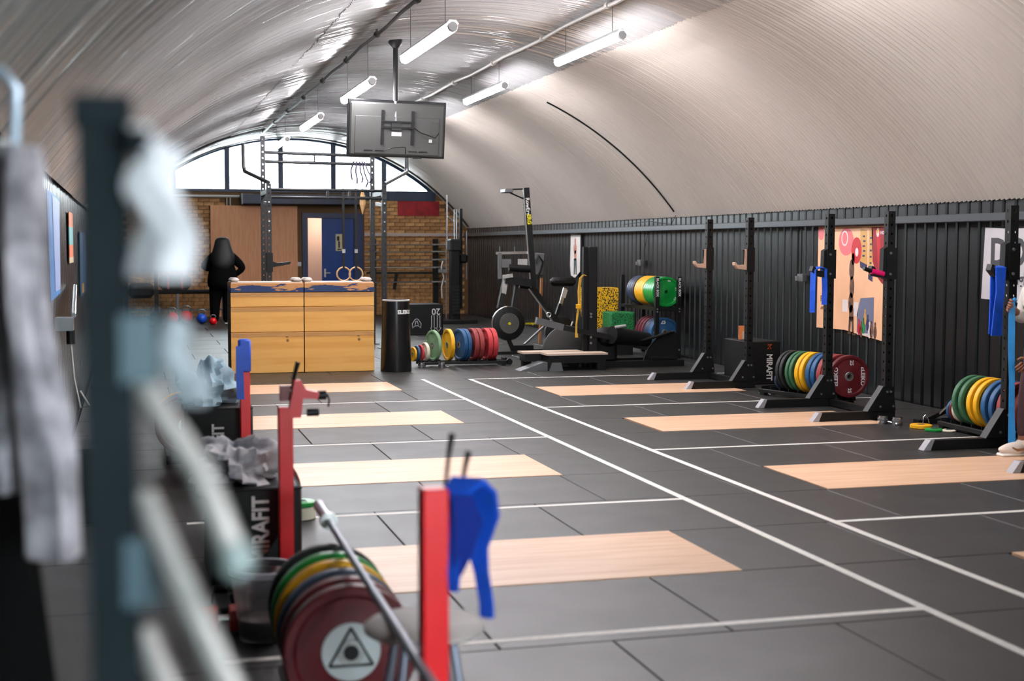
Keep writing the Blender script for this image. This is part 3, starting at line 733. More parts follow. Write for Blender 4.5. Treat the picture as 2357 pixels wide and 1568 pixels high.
# --- lifter poster on the right wall (flat print on a slightly bowed sheet)
PX_ = 7.985
def onwall(b, y, z, w, h, d=0.002, x=PX_): return b.span((x-d, y-w/2, z-h/2), (x, y+w/2, z+h/2))
def disc(b, y, z, ry, rz, d=.003, n=24, x=PX_): return b.prism([(ry*math.cos(2*PI*i/n), rz*math.sin(2*PI*i/n)) for i in range(n)], (x-d, y, z), (0, 1, 0), (0, 0, 1), (1, 0, 0), d)
def poly(b, pts, d=.003, x=PX_): return b.prism(pts, (x-d, 0, 0), (0, 1, 0), (0, 0, 1), (1, 0, 0), d)
po = thing('wall_poster', 'large peach poster of a lifter holding red plates overhead, behind the middle rack', 'poster', (7.98, 14.16, .64))
peach = M('poster_peach', (238, 184, 142), .42, var=.06, scale=3)
poly(MB(), [(14.97, 1.90), (13.36, 1.895), (13.37, .615), (13.9, .66), (14.3, .70), (14.98, .69)], .006).build('sheet', peach, po, world=True)
X2 = PX_-.006
pr = M('poster_red', (196, 24, 40), .4); pr2 = M('poster_dark_red', (150, 18, 30), .4); pk = M('poster_pink', (226, 110, 116), .4); pn = M('poster_navy', (44, 40, 84), .4); pw = M('poster_white', (226, 214, 210), .4); pg = M('poster_gold', (206, 156, 84), .4); pb = M('poster_slate', (108, 112, 138), .4); pd = M('poster_dark', (52, 34, 26), .5, rgb2=(120, 74, 44), scale=14); pgn = M('poster_green', (24, 140, 70), .4)
def pp(nm, mb, m):
    # one object for each closed piece of print
    bm = bmesh.new(); bm.from_mesh(mb.mesh('t', None)); bm.verts.ensure_lookup_table(); seen = set()
    for v0 in bm.verts:
        if v0.index in seen: continue
        st = [v0]; comp = []
        while st:
            v = st.pop()
            if v.index in seen: continue
            seen.add(v.index); comp.append(v)
            st += [e.other_vert(v) for e in v.link_edges]
        ix = {v.index: i for i, v in enumerate(comp)}; fs = {f for v in comp for f in v.link_faces}
        MB().add([v.co for v in comp], [[ix[v.index] for v in f.verts] for f in fs]).build(nm, m, po, world=True)
    bm.free()
b = MB(); disc(b, 14.30, 1.72, .17, .16, .002, x=X2); disc(b, 14.98-.08, 1.82, .07, .08, .002, x=X2); pp('printed_disc', b, pk)
b = MB(); disc(b, 14.06, 1.62, .115, .15, .003, x=X2); pp('printed_disc', b, pr)
b = MB(); disc(b, 14.33, 1.76, .075, .09, .003, x=X2); pp('printed_ring', b, pw)
b = MB(); disc(b, 14.33, 1.76, .055, .07, .004, x=X2); pp('printed_ring', b, pk)
b = MB(); disc(b, 14.05, 1.60, .035, .05, .004, x=X2); pp('printed_ring', b, pw)
b = MB(); poly(b, [(13.74, 1.88), (13.38, 1.88), (13.385, 1.22), (13.50, 1.26), (13.62, 1.34), (13.70, 1.5)], .002, X2); pp('printed_flag', b, pr2)
b = MB(); poly(b, [(13.64, 1.84), (13.56, 1.84), (13.50, 1.4), (13.58, 1.4)], .003, X2); pp('printed_flag', b, pr)
b = MB(); poly(b, [(13.98, 1.87), (13.84, 1.85), (13.82, 1.46), (13.98, 1.50)], .002, X2); poly(b, [(13.78, 1.87), (13.71, 1.86), (13.70, 1.33), (13.79, 1.36)], .002, X2); pp('printed_shirt', b, pg)
b = MB(); poly(b, [(13.98, 1.50), (13.82, 1.46), (13.82, 1.38), (13.97, 1.43)], .003, X2); poly(b, [(13.79, 1.36), (13.70, 1.33), (13.70, 1.27), (13.79, 1.30)], .003, X2)
for k in range(5): onwall(b, 13.90-.012*(k % 2), 1.78-.055*k, .05, .02, .003, X2); onwall(b, 13.745, 1.76-.07*k, .04, .02, .003, X2)
pp('printed_trim', b, pn)
b = MB()
for (y, z, ry, rz) in [(14.13, 1.52, .035, .07), (14.16, 1.40, .055, .12), (14.15, 1.2, .05, .13), (14.165, 1.02, .055, .12), (14.15, .9, .05, .1)]: disc(b, y, z, ry, rz, .003, 14, X2)
poly(b, [(14.20, .86), (14.155, .86), (14.17, .68), (14.21, .68)], .003, X2); poly(b, [(14.145, .86), (14.10, .86), (14.09, .67), (14.13, .67)], .003, X2)
poly(b, [(14.22, .69), (14.16, .69), (14.15, .66), (14.22, .66)], .003, X2); poly(b, [(14.13, .69), (14.05, .67), (14.05, .65), (14.13, .66)], .003, X2); pp('printed_lifter', b, pd)
b = MB(); poly(b, [(14.02, .9), (13.95, 1.08), (13.66, 1.1), (13.66, .66), (14.02, .68)], .002, X2); pp('printed_backdrop', b, pb)
b = MB(); onwall(b, 14.30, .98, .12, .14, .002, X2); onwall(b, 14.05, .95, .1, .16, .002, X2); onwall(b, 13.84, .675, .34, .025, .004, X2); pp('printed_panel', b, pw)
for (y, z, m) in [(13.97, .76, pr), (13.92, .74, pd), (13.87, .78, pgn), (13.84, .88, pg), (13.78, .82, pn), (13.74, .74, pw), (13.70, .75, pd), (13.62, .74, pd), (13.42, .72, pd)]:
    b = MB(); disc(b, y, z-.03, .032, .075, .004, 12, X2); disc(b, y, z+.06, .017, .024, .004, 10, X2); pp('printed_figure', b, m)
text('printed_lettering', 'PA', .10, (X2-.003, 14.83, 1.04), pd, po, '-X', 0, .0008, .01)
text('printed_lettering', 'ATH', .05, (X2-.003, 14.83, .93), pd, po, '-X', 0, .0008, .0)
b = MB(); disc(b, 13.60, 1.82, .03, .05, .004, 16, X2); pp('printed_emblem', b, pw)
b = MB(); disc(b, 13.60, 1.835, .02, .025, .005, 12, X2); pp('printed_emblem', b, yel_pl)
text('printed_lettering', 'HOOK', .05, (X2-.003, 13.47, 1.815), pw, po, '-X', 0, .0008, .03)

p2 = thing('wall_banner', 'white cloth banner with dark grey letters by the right edge', 'banner', (7.98, 11.1, 1.14))
poly(MB(), [(11.62, 1.85), (11.2, 1.83), (10.3, 1.86), (10.28, 1.13), (10.9, 1.135), (11.66, 1.16), (11.64, 1.5)], .006).build('sheet', M('banner_white', (192, 188, 190), .8, var=.05, scale=5), p2, world=True)
gl = M('banner_grey_ink', (62, 62, 66), .7)
text('printed_lettering', 'DO', .36, (PX_-.008, 11.25, 1.60), gl, p2, '-X', 0, .001, .03)
text('printed_lettering', 'eights', .16, (PX_-.008, 11.0, 1.36), gl, p2, '-X', 0, .001, .02)
p3 = thing('wall_banner', 'narrow pale banner with a standing athlete behind the belt squat machine', 'banner', (7.98, 24.35, 1.08))
poly(MB(), [(24.62, 1.90), (24.05, 1.88), (24.07, 1.2), (24.35, 1.08), (24.60, 1.12), (24.66, 1.3)], .006).build('sheet', M('banner_pale', (206, 202, 196), .7), p3, world=True)
b = MB()
for (y, z, ry, rz) in [(24.35, 1.76, .045, .06), (24.35, 1.62, .09, .1), (24.34, 1.5, .07, .1)]: disc(b, y, z, ry, rz, .003, 12, X2)
b.build('printed_athlete', M('athlete_skin', (176, 112, 88), .6), p3, world=True)
b = MB(); poly(b, [(24.42, 1.44), (24.27, 1.44), (24.25, 1.14), (24.31, 1.14), (24.34, 1.36), (24.37, 1.14), (24.43, 1.14)], .003, X2); b.build('printed_leggings', M('athlete_leggings', (40, 62, 66), .6), p3, world=True)

def socket(label, y, z):
    t = thing('wall_socket', label, 'socket', (7.97, y, z))
    MB().span((7.93, y-.07, z-.05), (8.0, y+.07, z+.05), .006).build('box', greyst, t, world=True)
    MB().span((7.90, y+.02, z-.035), (7.93, y+.06, z+.02)).build('plug', steel, t, world=True)
    MB().cyl((7.96, y+.02, z+.05), (7.96, y+.02, 1.9), .01, 8).build('conduit', black, t, world=True)
    MB().tube([(7.92, y+.04, z-.03), (7.93, y+.06, z-.3), (7.95, y+.07, .3)], .005, 6).build('flex', black, t, world=True)
socket('metal wall socket on the cladding left of the lifter poster', 15.34, 1.28)
socket('metal wall socket on the cladding above the plate storage', 20.9, 1.4)

# small items on the floor on the right
def change_plate(label, loc, r, t, mat, name='change_plate'):
    o = thing(name, label, 'small plate', loc)
    MB().lathe([(.025, 0), (r-.008, 0), (r, .005), (r, t-.005), (r-.008, t), (.03, t), (.025, t*.8), (.025, 0)], (0, 0, 0), n=28).build('disc', mat, o, True)
    MB().lathe([(.025, t), (.034, t+.001), (.034, t+.003), (.025, t+.003)], (0, 0, 0), n=20).build('hole_ring', greyst, o, True)
    return o
def collar(label, loc, rz=0.0):
    o = thing('bar_collar', label, 'collar', loc, rz)
    MB().lathe([(.028, 0), (.045, 0), (.05, .01), (.05, .03), (.042, .035), (.042, .055), (.048, .06), (.048, .075), (.028, .075), (.028, 0)], (0, 0, 0), n=24).build('body', chrome, o, True)
    MB().tube([(.045, 0, .02), (.09, 0, .012), (.12, 0, .03)], .006, 6).build('lever', chrome, o, True)
    MB().lathe([(.043, .034), (.047, .038), (.047, .052), (.043, .056)], (0, 0, 0), n=24).build('spring_sleeve', greyst, o, True)
collar('left chrome bar collar on the floor by the poster rack foot', (6.80, 11.44, 0), -.6); collar('right chrome bar collar on the floor by the poster rack foot', (6.87, 11.30, 0), -2.2)
collar('left chrome bar collar on the floor beside the black cylinder', (3.80, 18.30, 0)); collar('right chrome bar collar on the floor beside the black cylinder', (4.08, 18.28, 0))
change_plate('yellow small plate on the floor by the right plate rack', (6.97, 11.06, 0), .10, .035, yel_pl); change_plate('green small plate on the floor by the right plate rack', (6.97, 10.85, 0), .08, .022, grn_b); change_plate('white small plate on the floor by the right plate rack', (7.08, 10.78, 0), .065, .018, wht_pl)
change_plate('yellow small plate on the floor by the second rack foot', (7.02, 14.30, 0), .075, .03, yel_pl); change_plate('green small plate on the floor by the second rack foot', (6.92, 14.18, 0), .075, .028, grn_pl)
change_plate('cream small plate with white cord on the floor by the second rack foot', (7.04, 14.08, 0), .07, .03, wht_pl)
jr = thing('steel_tin', 'dark steel tin on the floor next to the lifter rack plates', 'tin', (7.15, 14.12, 0)); MB().lathe([(0, 0), (.06, 0), (.062, .07), (.055, .075), (.05, .07), (.05, .01), (0, .01)], (0, 0, 0), n=24).build('body', greyst, jr, True); MB().lathe([(.0, .072), (.05, .072), (.05, .068)], (0, 0, 0), n=20).build('lid', steel, jr, True)
cb = thing('skipping_rope', 'tangled white rope on the floor in front of the lifter rack plates', 'rope', (7.0, 13.95, 0))
random.seed(3); pts = [(6.86+.32*i/26+random.uniform(-.03, .03), 13.9+random.uniform(-.12, .1), .008+random.uniform(0, .03)) for i in range(27)]
MB().tube(pts, .006, 6).build('cord_loop', white_ink, cb, True, world=True)
sp = thing('spring_clip', 'pair of chrome spring clip handles lying on the yellow small plate', 'clip', (6.97, 11.06, .036))
MB().tube([(6.99, 11.06, .042), (7.0, 11.07, .1), (7.02, 11.07, .12), (7.04, 11.06, .09), (7.05, 11.05, .045)], .004, 6).build('wire_spring', chrome, sp, True, world=True)
wd_ = thing('wedge_jack', 'low black deadlift jack on the floor behind the poster rack', 'jack', (7.25, 11.35, 0)); b = MB(); b.span((7.1, 11.3, 0), (7.5, 11.4, .04)); b.bar((7.2, 11.35, .03), (7.42, 11.35, .12), .05, .04); b.build('base', black, wd_, world=True); MB().bar((7.32, 11.35, .06), (7.40, 11.25, .2), .014, .014).build('lever', steel, wd_, world=True)

# ================================================================== MIDDLE AND BACK
# plywood jerk blocks in two stacks
bluechip = None
def blue_worn():
    m = bpy.data.materials.new('worn_blue_paint'); m.use_nodes = True; nt = m.node_tree; b = nt.nodes['Principled BSDF']; b.inputs['Roughness'].default_value = .6
    tc = nt.nodes.new('ShaderNodeTexCoord'); mp = nt.nodes.new('ShaderNodeMapping'); mp.inputs['Scale'].default_value = (1.3, 4, 7)
    nz = nt.nodes.new('ShaderNodeTexNoise'); nz.inputs['Scale'].default_value = 4.5; nz.inputs['Detail'].default_value = 6
    nt.links.new(tc.outputs['Object'], mp.inputs[0]); nt.links.new(mp.outputs[0], nz.inputs['Vector'])
    sx = nt.nodes.new('ShaderNodeSeparateXYZ'); nt.links.new(tc.outputs['Object'], sx.inputs[0])
    mr = nt.nodes.new('ShaderNodeMapRange'); mr.inputs[1].default_value = 0.0; mr.inputs[2].default_value = .125; mr.inputs[3].default_value = -.22; mr.inputs[4].default_value = .20
    nt.links.new(sx.outputs['Z'], mr.inputs[0]); ad = nt.nodes.new('ShaderNodeMath'); nt.links.new(nz.outputs['Fac'], ad.inputs[0]); nt.links.new(mr.outputs[0], ad.inputs[1])
    rp = nt.nodes.new('ShaderNodeValToRGB'); rp.color_ramp.elements[0].position = .49; rp.color_ramp.elements[1].position = .52
    rp.color_ramp.elements[0].color = (*lin((34, 58, 104)), 1); rp.color_ramp.elements[1].color = (*lin((206, 148, 92)), 1)
    nt.links.new(ad.outputs[0], rp.inputs[0]); nt.links.new(rp.outputs[0], b.inputs['Base Color']); return m
bluechip = blue_worn()
names = ['bottom', 'middle', 'upper']
for side, (x0, x1) in (('left', (1.24, 2.178)), ('right', (2.19, 3.11))):
    zs = [0.0, .535, .865, 1.055]
    for i in range(3):
        z0, z1 = zs[i]+.003, zs[i+1]-.003
        t = thing('jerk_block', names[i]+' orange plywood jerk block of the '+side+' stack', 'jerk block', ((x0+x1)/2, 18.35, z0), 0, 'stacked plywood jerk blocks')
        MB().span((x0, 18.05, z0), (x1, 18.074, z1), .003).build('front_panel', boxwood, t, world=True)
        MB().span((x0, 18.63, z0), (x1, 18.65, z1), .003).build('back_panel', boxwood, t, world=True)
        for xx in (x0+.001, x1-.023): MB().span((xx, 18.075, z0), (xx+.022, 18.629, z1)).build('side_panel', M('dark_block_side', (58, 46, 36), .6), t, world=True)
        MB().span((x0+.002, 18.046, z1-.055), (x1-.002, 18.05, z1-.004)).build('top_batten', boxedge, t, world=True)
        MB().span((x0+.024, 18.076, z1-.024), (x1-.024, 18.628, z1-.002)).build('deck', boxwood, t, world=True)
    z0 = 1.057
    t = thing('jerk_block', 'worn blue-painted top block of the '+side+' stack', 'jerk block', ((x0+x1)/2, 18.35, z0), 0, 'stacked plywood jerk blocks')
    MB().span((x0, 18.04, z0), (x1, 18.66, 1.175), .004).build('body', bluechip, t, world=True)
    MB().span((x0+.01, 18.06, 1.175), (x1-.01, 18.64, 1.187)).build('deck', M('worn_deck', (206, 186, 168), .6, var=.1), t, world=True)
    for xx in (x0+.06, x1-.07):
        b = MB(); b.box((xx, 18.3, 1.215), (.12, .34, .055), None, .024); b.build('end_stop', M('end_stop_white', (196, 186, 178), .7, var=.2, scale=12), t, True, world=True)

# black cylinder
t = thing('bar_holder', 'tall black cylinder with white ELEIKO lettering beside the plywood blocks', 'bar holder', (3.385, 17.95, 0))
MB().lathe([(0, 0), (.205, 0), (.207, .01), (.178, .94), (.165, .94), (.19, .03), (0, .03)], (0, 0, 0), n=48).build('tube', M('black_gloss', (24, 25, 26), .25, var=.1, scale=4), t, True)
MB().lathe([(.160, .935), (.182, .935), (.184, .95), (.160, .95)], (0, 0, 0), n=48).build('rim', white_ink, t, True)
tm = text('lettering', 'ELEIKO', .07, (0, 0, 0), white_ink, t, '-Y', 0, .001, .05, world=False)
for v in tm.data.vertices:   # wrap round the cylinder
    a = (v.co.x+.10)/.184; rr = .1865-v.co.y*.3; v.co.z += .79; v.co.x = math.sin(a)*rr; v.co.y = -math.cos(a)*rr

# plate rack in front of the black box 20
toaster('long low plate rack on wheels in front of the black cylinder', -.60, .66, (4.40, 18.55, 0), 0.0, .22, 9, True)
row = [(3.74, .10, .03, yel_pl, 'small yellow plate half hidden by the black cylinder'), (3.785, .11, .03, blue_pl, 'small blue plate beside the black cylinder'), (3.84, .115, .03, red_pl3, 'small red plate beside the cream one on the wheeled rack'), (3.905, .13, .045, wht_pl, 'small cream plate on the wheeled rack'),
       (4.02, .215, .05, pgrn_pl, 'pale green plate on the wheeled rack'), (4.235, .222, .055, yel_pl, 'thick yellow plate on the wheeled rack'), (4.40, .222, .055, blue_pl, 'blue plate with lettering on the wheeled rack'), (4.465, .222, .05, blue_pl, 'second blue plate on the wheeled rack'),
       (4.575, .225, .062, red_pl2, 'left faded red plate on the wheeled rack'), (4.65, .225, .062, red_pl2, 'second faded red plate on the wheeled rack'), (4.77, .225, .065, red_pl3, 'left bright red plate on the wheeled rack'), (4.85, .225, .065, red_pl3, 'rightmost bright red plate on the wheeled rack')]
for i, (x, r, th, m, l) in enumerate(row):
    yaw = (.22, .22, .2, .2, .28, .10, .20, .16, .12, .1, .12, .08)[i]
    plate(l, (x, 18.55, .072+r), r, th, m, 'X', 0, yaw, 'plates on the wheeled rack', True)

# pull-up rig
rg = thing('pull_up_rig', 'tall black pull-up rig behind the plywood blocks', 'rig', (3.04, 22.5, 0))
rigm = M('rig_steel', (40, 42, 44), .42, .2, var=.1)
for nm, x, y, h in (('front_upright', 2.12, 22.0, 2.64), ('front_upright', 3.96, 22.0, 2.66), ('rear_upright', 2.13, 23.05, 3.46), ('rear_upright', 3.95, 23.05, 3.25)):
    b = MB(); perf_post(b, h-.01, .075, .01, .1, .014, (x, y)); u = b.build(nm, rigm, rg, world=True)
    MB().span((x-.1, y-.1, 0), (x+.1, y+.1, .012)).build('base_plate', black, u, world=True)
for z, y in ((2.55, 22.0), (2.43, 22.0)): MB().cyl((2.15, y, z), (3.93, y, z), .024, 10).build('pull_up_bar', rigm, rg, True, world=True)
for x in (2.12, 3.96): MB().span((x-.03, 22.04, 2.48), (x+.03, 23.01, 2.55)).build('side_beam', rigm, rg, world=True)
for x in (2.12, 3.96): MB().bar((x, 22.04, 2.32), (x, 22.7, 2.36), .04, .05).build('brace', greyst, rg, world=True)
for za, zb in ((3.2, 3.17), (3.05, 3.03)): MB().cyl((2.16, 23.05, za), (3.92, 23.05, zb), .028, 10).build('high_bar', rigm, rg, True, world=True)
MB().cyl((2.98, 23.05, 3.035), (2.98, 23.05, 3.19), .014, 8).build('spacer', rigm, rg, True, world=True)
for x in (3.05, 3.4): MB().span((x-.02, 21.98, 2.41), (x+.02, 22.02, 2.57)).build('bar_clamp', rigm, rg, world=True)
MB().tube([(2.12, 22.05, 2.66), (1.83, 23.0, 2.88), (1.82, 23.05, 2.95), (1.81, 23.05, 3.34)], .034, 8).build('outrigger_arm', rigm, rg, True, world=True)
MB().tube([(3.98, 22.05, 2.66), (4.50, 22.9, 2.90), (4.53, 23.0, 2.96), (4.53, 23.02, 3.17)], .036, 8).build('outrigger_arm', rigm, rg, True, world=True)
b = MB(); b.span((2.07, 21.93, 1.25), (2.17, 22.06, 1.55)); b.build('hook_sleeve', black, rg, world=True)
MB().prism([(0, 0), (.28, .05), (.30, .09), (.26, .09), (.08, .07), (0, .10)], (2.16, 21.96, 1.32), (1, 0, 0), (0, 0, 1), (0, 1, 0), .07).build('bar_hook', black, rg, world=True)
for x in (2.12, 3.96):
    for z in (2.05, 2.2, 1.9, 2.35): MB().cyl((x, 21.955, z), (x, 21.945, z), .014, 8).build('bolt', steel, rg, world=True)
# rings
for x, l in ((3.30, 'left'), (3.50, 'right')):
    t = thing('gym_ring', l+' wooden gymnastic ring hanging from the rig on a black strap', 'gym ring', (x, 22.0, 1.21), 0, 'gymnastic rings')
    MB().tube([(.108*math.cos(2*PI*i/28), 0, .108*math.sin(2*PI*i/28)) for i in range(28)], .014, 10, True).build('ring', ringwood, t, True)
    MB().ribbon([(0, -.02, .09), (0, -.025, .5), (0, -.024, 1.2), (0, 0, 1.37), (0, .024, 1.2), (0, .02, .5), (0, .015, .09)], .032, .004, (1, 0, 0)).build('strap', black, t)
    MB().span((-.025, -.035, .34), (.025, -.02, .40)).build('buckle', steel, t)
t = thing('wooden_spindle', 'small wooden spindle hanging at the right end of the rig bar', 'spindle', (3.62, 22.05, 2.25)); MB().lathe([(.008, .32), (.03, .25), (.05, .1), (.02, -.02), (.005, -.08)], (0, 0, 0), n=14).build('spindle', ringwood, t, True); MB().cyl((0, 0, .3), (0, 0, .36), .006, 6).build('cord', black, t)
t = thing('strap_bundle', 'bunch of dark straps hung over the high rig bar', 'straps', (3.72, 23.05, 2.7))
for k, (dx, l) in enumerate(((-.14, .26), (-.06, .32), (.02, .3), (.09, .38), (.15, .3))):
    MB().ribbon([(3.72+dx*.6, 23.02, 3.08), (3.72+dx, 22.99, 3.0-l*.3), (3.72+dx*1.2+.04, 22.99, 3.0-l*.7), (3.72+dx+.02, 22.99, 3.02-l)], .035, .008, (.8, .6, 0)).build('strap', M('dark_purple_strap', (34, 30, 58), .6), t, world=True)

# hanging screen seen from behind
tv = thing('hanging_screen', 'grey back of a flat screen hung from the vault on a black pole', 'screen', (3.22, 17.0, 2.78))
R_ = Euler((math.radians(7), math.radians(.9), 0)).to_matrix()
def tvb(c, sz, bev=0.0):
    b = MB(); c = R_ @ Vector(c) + Vector((3.22, 17.0, 3.115)); return b.box(c, sz, R_, bev)
tvb((0, 0, 0), (1.235, .045, .70), .006).build('panel', tvdark, tv, world=True)
cov = tvb((0, -.04, -.01), (1.19, .05, .655), .02).build('rear_cover', tvback, tv, world=True)
tvb((0, -.068, -.08), (1.06, .012, .46), .004).build('raised_cover', tvback, tv, world=True)
for x in (-.19, .19): tvb((x, -.08, 0.02), (.035, .02, .42)).build('mount_arm', tvdark, tv, world=True)
for z in (.02, .09): tvb((0, -.095, z), (.42, .02, .022)).build('mount_rail', tvdark, tv, world=True)
tvb((-.01, -.076, -.06), (.125, .004, .05)).build('rating_label', white_ink, tv, world=True)
for x in (-.36, -.22, .2, .33): tvb((x, -.078, -.27), (.11, .006, .012)).build('vent_slot', tvdark, tv, world=True)
tvb((.47, -.074, .02), (.10, .006, .16), .001).build('port_panel', M('port_grey', (70, 70, 68), .5), tv, world=True)
for x in (-.27, .26): tvb((x, -.05, -.345), (.12, .05, .02)).build('speaker_grille', tvdark, tv, world=True)
MB().cyl((3.2, 16.93, 3.10), (3.2, 16.93, 3.62), .022, 14).build('inner_pole', greyst, tv, True, world=True)
MB().cyl((3.2, 16.93, 3.45), (3.2, 16.93, 4.19), .032, 14).build('pole', black2, tv, True, world=True)
MB().lathe([(.04, 0), (.09, .06), (.09, .10), (0, .10)], (3.2, 16.93, 4.10), n=16).build('ceiling_flange', black2, tv, True, world=True)
MB().box((3.2, 16.93, 3.14), (.12, .06, .10)).build('pole_bracket', tvdark, tv, world=True)
MB().tube([(3.42, 16.86, 3.12), (3.5, 16.85, 3.06), (3.6, 16.85, 3.03), (3.68, 16.85, 3.0), (3.73, 16.86, 3.06)], .006, 6).build('cable', black, tv, True, world=True)
MB().tube([(3.05, 16.85, 2.84), (3.15, 16.83, 2.87), (3.3, 16.84, 2.88), (3.31, 16.86, 2.80)], .006, 6).build('cable', black, tv, True, world=True)
tvb((.42, -.085, -.13), (.04, .01, .04)).build('connector', white_ink, tv, world=True)

# black box marked 20
bx = soft_box('black plyo box with an upside-down 20 and arrows behind the wheeled rack', (5.33, 25.55, 0), .68, .56, .575)
text('lettering', '20', .17, (5.53, 25.265, .44), white_ink, bx, '-Y', 180, .001, 0)
for x in (5.47, 5.58):
    a = [(-.025, .36), (.025, .36), (.025, .13), (.05, .13), (0, .06), (-.05, .13), (-.025, .13)]
    b = MB(); b.tube([(x+p, 25.266, q) for p, q in a], .005, 5, True); b.build('arrow_outline', white_ink, bx, world=True)
pk_ = [(-.075, -.07), (-.085, .01), (-.03, .09), (0, .10), (.03, .09), (.085, .01), (.075, -.07), (.03, -.03), (-.03, -.03)]
MB().tube([(5.16+p, 25.266, .20+q) for p, q in pk_], .005, 5, True).build('hands_outline', white_ink, bx, world=True)
MB().tube([(5.16-.03, 25.266, .19), (5.16-.012, 25.266, .26), (5.16+.012, 25.266, .26), (5.16+.03, 25.266, .19)], .005, 5).build('hands_outline', white_ink, bx, world=True)

# ================================================================== CARDIO MACHINES, STORAGE, BELT SQUAT
# rowing machine stood on end
er = thing('rowing_machine', 'black rowing machine stood upright with its rail pointing at the vault', 'rowing machine', (5.9, 20.6, 0))
def rail(p0, p1, w, h, nm, m): return MB().bar(p0, p1, w, h).build(nm, m, er, world=True)
rail((6.06, 20.6, 1.02), (5.935, 20.6, 2.57), .10, .07, 'monorail', black2)
rail((6.01, 20.56, 1.02), (5.885, 20.56, 2.57), .012, .03, 'rail_strip', steel)
text('lettering', 'RowErg', .085, (5.955, 20.545, 2.28), white_ink, er, '-Y', -86, .001, .02)
text('lettering', 'ERG', .085, (5.975, 20.543, 2.08), yellow_ink, er, '-Y', -86, .001, .04)
MB().box((5.63, 20.6, 2.515), (.13, .3, .06), None, .012).build('rear_foot', greyst, er, world=True)
for z in (2.54, 2.49): MB().cyl((5.68, 20.6, z+.0), (5.9, 20.6, 2.55 if z > 2.5 else 2.40), .012, 8).build('foot_strut', black, er, world=True)
fl = MB().lathe([(0, -.07), (.17, -.07), (.255, -.05), (.27, 0), (.255, .07), (.17, .09), (0, .09)], (5.63, 20.5, .47), (0, 1, 0), 40).build('flywheel_housing', black, er, True, world=True)
MB().lathe([(0, 0), (.155, 0), (.16, .008), (0, .010)], (5.63, 20.42, .47), (0, 1, 0), 36).build('flywheel_guard', M('guard_grey', (88, 88, 84), .5, .4, var=.2, scale=60), fl, True, world=True)
MB().lathe([(0, 0), (.022, 0), (.022, .01), (0, .012)], (5.63, 20.41, .47), (0, 1, 0), 16).build('logo_dot', yellow_ink, fl, True, world=True)
MB().tube([(5.63+.262*math.cos(a), 20.47, .47+.262*math.sin(a)) for a in [math.radians(95+i*10) for i in range(14)]], .012, 6).build('housing_edge', steel, fl, True, world=True)
rail((5.50, 20.55, .70), (5.62, 20.6, 1.18), .07, .10, 'side_frame', black2)
MB().bar((5.565, 20.53, .92), (5.605, 20.53, 1.17), .075, .012).build('side_label', palepeg, er, world=True)
rail((5.72, 20.55, .70), (5.80, 20.6, 1.1), .05, .08, 'side_frame', black)
MB().box((5.80, 20.6, 1.12), (.42, .2, .12), Euler((0, math.radians(8), 0))).build('foot_plate_frame', black2, er, world=True)
MB().box((5.62, 20.5, 1.20), (.16, .03, .055), Euler((0, math.radians(-8), 0))).build('strap_plate', palepeg, er, world=True)
MB().cyl((5.64, 20.5, 1.33), (5.98, 20.5, 1.31), .06, 14).build('handle_roller', black, er, True, world=True)
for x in (5.60, 5.86): MB().box((x, 20.5, 1.40), (.15, .02, .13)).build('foot_pad', palepeg if x > 5.7 else greyst, er, world=True)
MB().bar((5.46, 20.6, 1.555), (5.98, 20.6, 1.565), .05, .04).build('axle_bar', steel, er, world=True)
MB().box((5.52, 20.6, 1.36), (.05, .06, .40)).build('side_post', greyst, er, world=True)
for x in (5.52, 5.76): MB().cyl((x, 20.6, 1.57), (x, 20.6, 1.66), .01, 8).build('pin', greyst, er, world=True)
MB().box((6.16, 20.6, 1.38), (.16, .06, .36), Euler((0, math.radians(4), 0)), .02).build('monitor', M('monitor_grey', (92, 92, 92), .45), er, world=True)
MB().tube([(6.10, 20.55, 1.15), (6.16, 20.53, 1.28), (6.2, 20.53, 1.42), (6.13, 20.53, 1.52), (6.08, 20.53, 1.4)], .016, 8).build('handle_grip', black, er, True, world=True)
for s in (-1, 1): MB().bar((5.50+.1*s, 20.5, .3), (5.38+.32*(s+1)/2, 20.4, .02), .05, .05).build('front_leg', black, er, world=True)
MB().span((5.25, 20.36, 0), (5.8, 20.44, .04)).build('floor_foot', black, er, world=True)
MB().bar((5.38, 20.45, .22), (5.28, 20.4, .12), .03, .03).build('leg_strut', palepeg, er, world=True)

# bike machine
bk = thing('exercise_bike', 'black exercise bike with concept 2 lettering on its sloping frame', 'exercise bike', (6.4, 20.9, 0))
def bb(nm, m, *a): return MB().bar(*a).build(nm, m, bk, world=True)
bb('down_tube', black2, (6.12, 20.9, 1.02), (6.58, 20.9, .42), .11, .08)
bb('tube_edge', steel, (6.065, 20.86, .99), (6.53, 20.86, .38), .012, .02)
text('lettering', 'concept 2', .085, (6.40, 20.855, .66), white_ink, bk, '-Y', -52, .001, .02)
text('lettering', 'C2', .085, (6.19, 20.855, .935), yellow_ink, bk, '-Y', -52, .001, .06)
MB().lathe([(0, -.06), (.2, -.06), (.27, -.03), (.27, .03), (.2, .06), (0, .06)], (6.62, 20.95, .27), (0, 1, 0), 36).build('flywheel', black, bk, True, world=True)
MB().tube([(6.62+.275*math.cos(a), 20.88, .27+.275*math.sin(a)) for a in [math.radians(110+i*9) for i in range(13)]], .008, 6).build('wheel_edge', greyst, bk, True, world=True)
bb('seat_post', steel, (6.60, 20.9, .72), (6.68, 20.9, 1.0), .05, .05); bb('seat_sleeve', palepeg, (6.64, 20.88, .85), (6.68, 20.88, .98), .07, .05)
bb('seat_tube', black, (6.48, 20.9, .40), (6.60, 20.9, .75), .06, .05)
